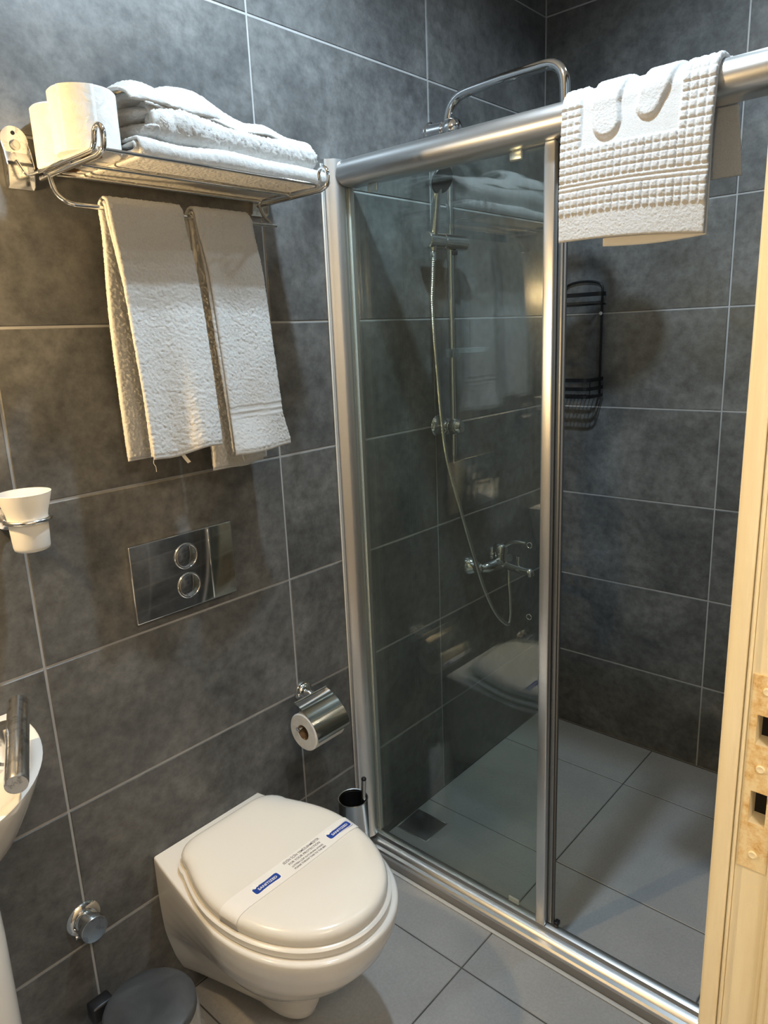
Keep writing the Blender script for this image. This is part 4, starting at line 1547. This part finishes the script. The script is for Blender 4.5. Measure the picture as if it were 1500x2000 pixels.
def hand_shower():
    y = -.062
    x0 = SX-.085
    t = thing('hand_shower', 'chrome hand shower with a ribbed hose looping down to the mixer', 'hand shower', (x0, y, 1.69))
    base = np.array((x0, y-.004, 1.690)); top = np.array((x0-.004, y-.022, 1.820))
    tube('handle', [base, base*.8+top*.2, base*.5+top*.5, base*.15+top*.85, top, top+np.array((-.001, -.004, .022))], [.0090, .0100, .0112, .0118, .0125, .0150], CHROME, t, 18)
    hc = top + np.array((-.004, -.020, .038))
    ax = np.array((-.10, -.80, -.38))
    lathe('spray_head', [(.001, -.016), (.018, -.016), (.030, -.010), (.0345, -.002), (.0350, .004), (.033, .007), (.001, .007)], hc, BLACKP, t, ax, 36)
    lathe('chrome_back', [(.001, -.0175), (.0185, -.0175), (.031, -.0112), (.0358, -.002), (.0362, .003), (.0352, .003), (.0346, -.002), (.030, -.0102)], hc, CHROME, t, ax, 36)
    # hose
    pts = [(x0, -.066, 1.690), (x0-.006, -.067, 1.62), (1.107, -.068, 1.545), (1.113, -.072, 1.410), (1.136, -.080, 1.153),
           (1.200, -.085, .961), (1.254, -.088, .820), (1.313, -.088, .687), (1.380, -.088, .581), (1.452, -.086, .519), (1.473, -.085, .537), (1.475, -.083, .601), (1.4745, -.079, .66), (1.4745, -.078, .705)]
    P = resample(spline(pts, 14), .0016)
    r = .0056 + .0011*np.sign(np.sin(np.arange(len(P))*PI/1.5+.3))*1.0
    V, F = tube_vf(P, r, 10)
    raw('ribbed_hose', V, F, mat_chrome('hose_chrome', (.78, .77, .72), .2), t)
    lathe('hose_nut', [(.0085, 0), (.0085, .022), (.006, .026)], (x0, y-.003, 1.664), CHROME, t, (0, 0, 1), 16)
    return t


def shower_mixer():
    z, yb_ = .737, -.062
    xl, xr = 1.356, 1.506
    t = thing('shower_mixer', 'chrome bath and shower mixer tap low on the shower wall', 'mixer tap', ((xl+xr)/2, 0, z))
    for x in (xl, xr):
        lathe('wall_flange', [(.033, .0006), (.033, .006), (.030, .014), (.023, .024), (.018, .030), (.018, .040), (.001, .040)], (x, 0, z), CHROME, t, (0, -1, 0), 36)
        lathe('union_nut', [(.0155, .0405), (.0155, .050), (.012, .054), (.001, .054)], (x, 0, z), CHROME, t, (0, -1, 0), 6 if False else 20)
    tube('body', spline([(xl-.004, -.052, z), (xl+.02, -.064, z+.001), ((xl+xr)/2, -.074, z+.004), (xr-.02, -.064, z+.001), (xr+.004, -.052, z)], 6), spl_r(25, .0150, .0215), CHROME, t, 20)
    xc = (xl+xr)/2
    lathe('cartridge_housing', [(.023, .004), (.0235, .020), (.0225, .036), (.0245, .038), (.0245, .058), (.020, .066), (.012, .070), (.001, .071)], (xc, -.074, z), CHROME, t, (0, 0, 1), 32)
    tube('lever', spline([(xc, -.086, z+.060), (xc+.004, -.108, z+.074), (xc+.008, -.135, z+.080), (xc+.012, -.160, z+.079)], 6), spl_l(19), CHROME, t, 12)
    tube('spout', spline([(xc+.002, -.088, z-.002), (xc+.004, -.125, z-.008), (xc+.006, -.165, z-.012), (xc+.0065, -.178, z-.014), (xc+.0065, -.182, z-.026)], 6), .0135, CHROME, t, 20)
    lathe('diverter_knob', [(.0045, .0), (.0045, .016), (.0075, .018), (.0080, .030), (.001, .031)], (xc+.005, -.140, z+.004), CHROME, t, (0, 0, 1), 20)
    lathe('hose_outlet', [(.010, 0), (.010, .016), (.008, .018)], (1.4745, -.0785, z-.034), CHROME, t, (0, 0, 1), 18)
    return t


def spl_r(n, a, b):
    s = np.linspace(0, 1, n)
    return a + (b-a)*np.sin(s*PI)**1.5
def spl_l(n):
    return np.linspace(.0085, .0055, n)


shower_column()
hand_shower()
shower_mixer()


# ------------------------------------------------------------------ black wire caddy
def caddy():
    xw, y0, y1 = XR-.010, -.088, -.222
    t = thing('shower_caddy', 'black wire shower caddy with an arched top on the far shower wall', 'shower caddy', (XR, (y0+y1)/2, 1.25))
    zt, zb = 1.588, 1.250
    pts = [(xw, y0, zb)]
    pts += [(xw, y0, zt)]
    arch = [(xw, (y0+y1)/2+(y0-y1)/2*math.cos(a), zt+.033*math.sin(a)**.55) for a in np.linspace(.06, PI-.06, 17)]
    pts += arch + [(xw, y1, zt), (xw, y1, zb)]
    tube('back_frame', pts, .0036, BLACK, t, 10)
    def strip(name, z, h, d, sag=0):
        # flat band across the front, returning to the wall
        path = fillet([(xw, y0+.002, z), (xw-d, y0-.004+.004, z), (xw-d, y1-.012, z), (xw, y1-.012, z)], .03, 6)
        V = []
        for p in path:
            V += [(p[0], p[1], p[2]-h/2), (p[0], p[1], p[2]+h/2)]
        n = len(path)
        c = np.array([xw, (y0+y1)/2, z])
        V2 = []
        for p in path:
            q = p+(c-p)/np.linalg.norm(c-p)*.0018
            V2 += [(q[0], q[1], q[2]-h/2), (q[0], q[1], q[2]+h/2)]
        F = [(2*i, 2*i+2, 2*i+3, 2*i+1) for i in range(n-1)]
        F2 = [tuple(2*n+k for k in f[::-1]) for f in F]
        F3 = []
        for i in range(n-1):
            F3 += [(2*i, 2*n+2*i, 2*n+2*i+2, 2*i+2), (2*i+1, 2*i+3, 2*n+2*i+3, 2*n+2*i+1)]
        return raw(name, V+V2, F+F2+F3, BLACK, t, False)
    strip('top_band', 1.578, .013, .028)
    strip('hanger_rail', 1.546, .005, .030)
    D = .105
    strip('basket_band', 1.308, .012, D)
    strip('basket_band', 1.280, .012, D)
    strip('basket_rim', 1.254, .010, D)
    for k in range(11):
        y = y0-.006 + (y1-.012+.006-y0+.006)*(k+.0)/10
        d = D*(1-.10*(abs(k-5)/5)**4)
        tube('floor_wire', [(xw, y, 1.2530), (xw-d, y, 1.2530)], .0014, BLACK, t, 6)
    for y in (y0, y1-.010):
        tube('basket_post', [(xw-D+.012, y, 1.254), (xw-D+.012, y, 1.311)], .0018, BLACK, t, 6)
    lathe('fixing_stud', [(.0055, .0), (.0055, .003), (.001, .0036)], (xw-.0040, y1+.001, 1.517), simple('clear_stud', (.6, .62, .62), .2), t, (-1, 0, 0), 16)
caddy()


# ------------------------------------------------------------------ shower drain
def drain():
    x0, x1, y0, y1 = .945, 1.052, -.122, -.006
    t = thing('floor_drain', 'dark square floor drain in the shower corner by the screen', 'drain', ((x0+x1)/2, (y0+y1)/2, 0))
    box('grate', x0+.004, x1-.004, y0+.004, y1-.004, .0006, .0030, DRAINM, t, .001)
    for k, (a, b, c, d) in enumerate(((x0, x1, y0, y0+.0035), (x0, x1, y1-.0035, y1), (x0, x0+.0035, y0+.004, y1-.004), (x1-.0035, x1, y0+.004, y1-.004))):
        box('rim', a, b, c, d, .0004, .0026, BRUSHED, t, .0005, 1)
drain()
bpy.context.view_layer.update()
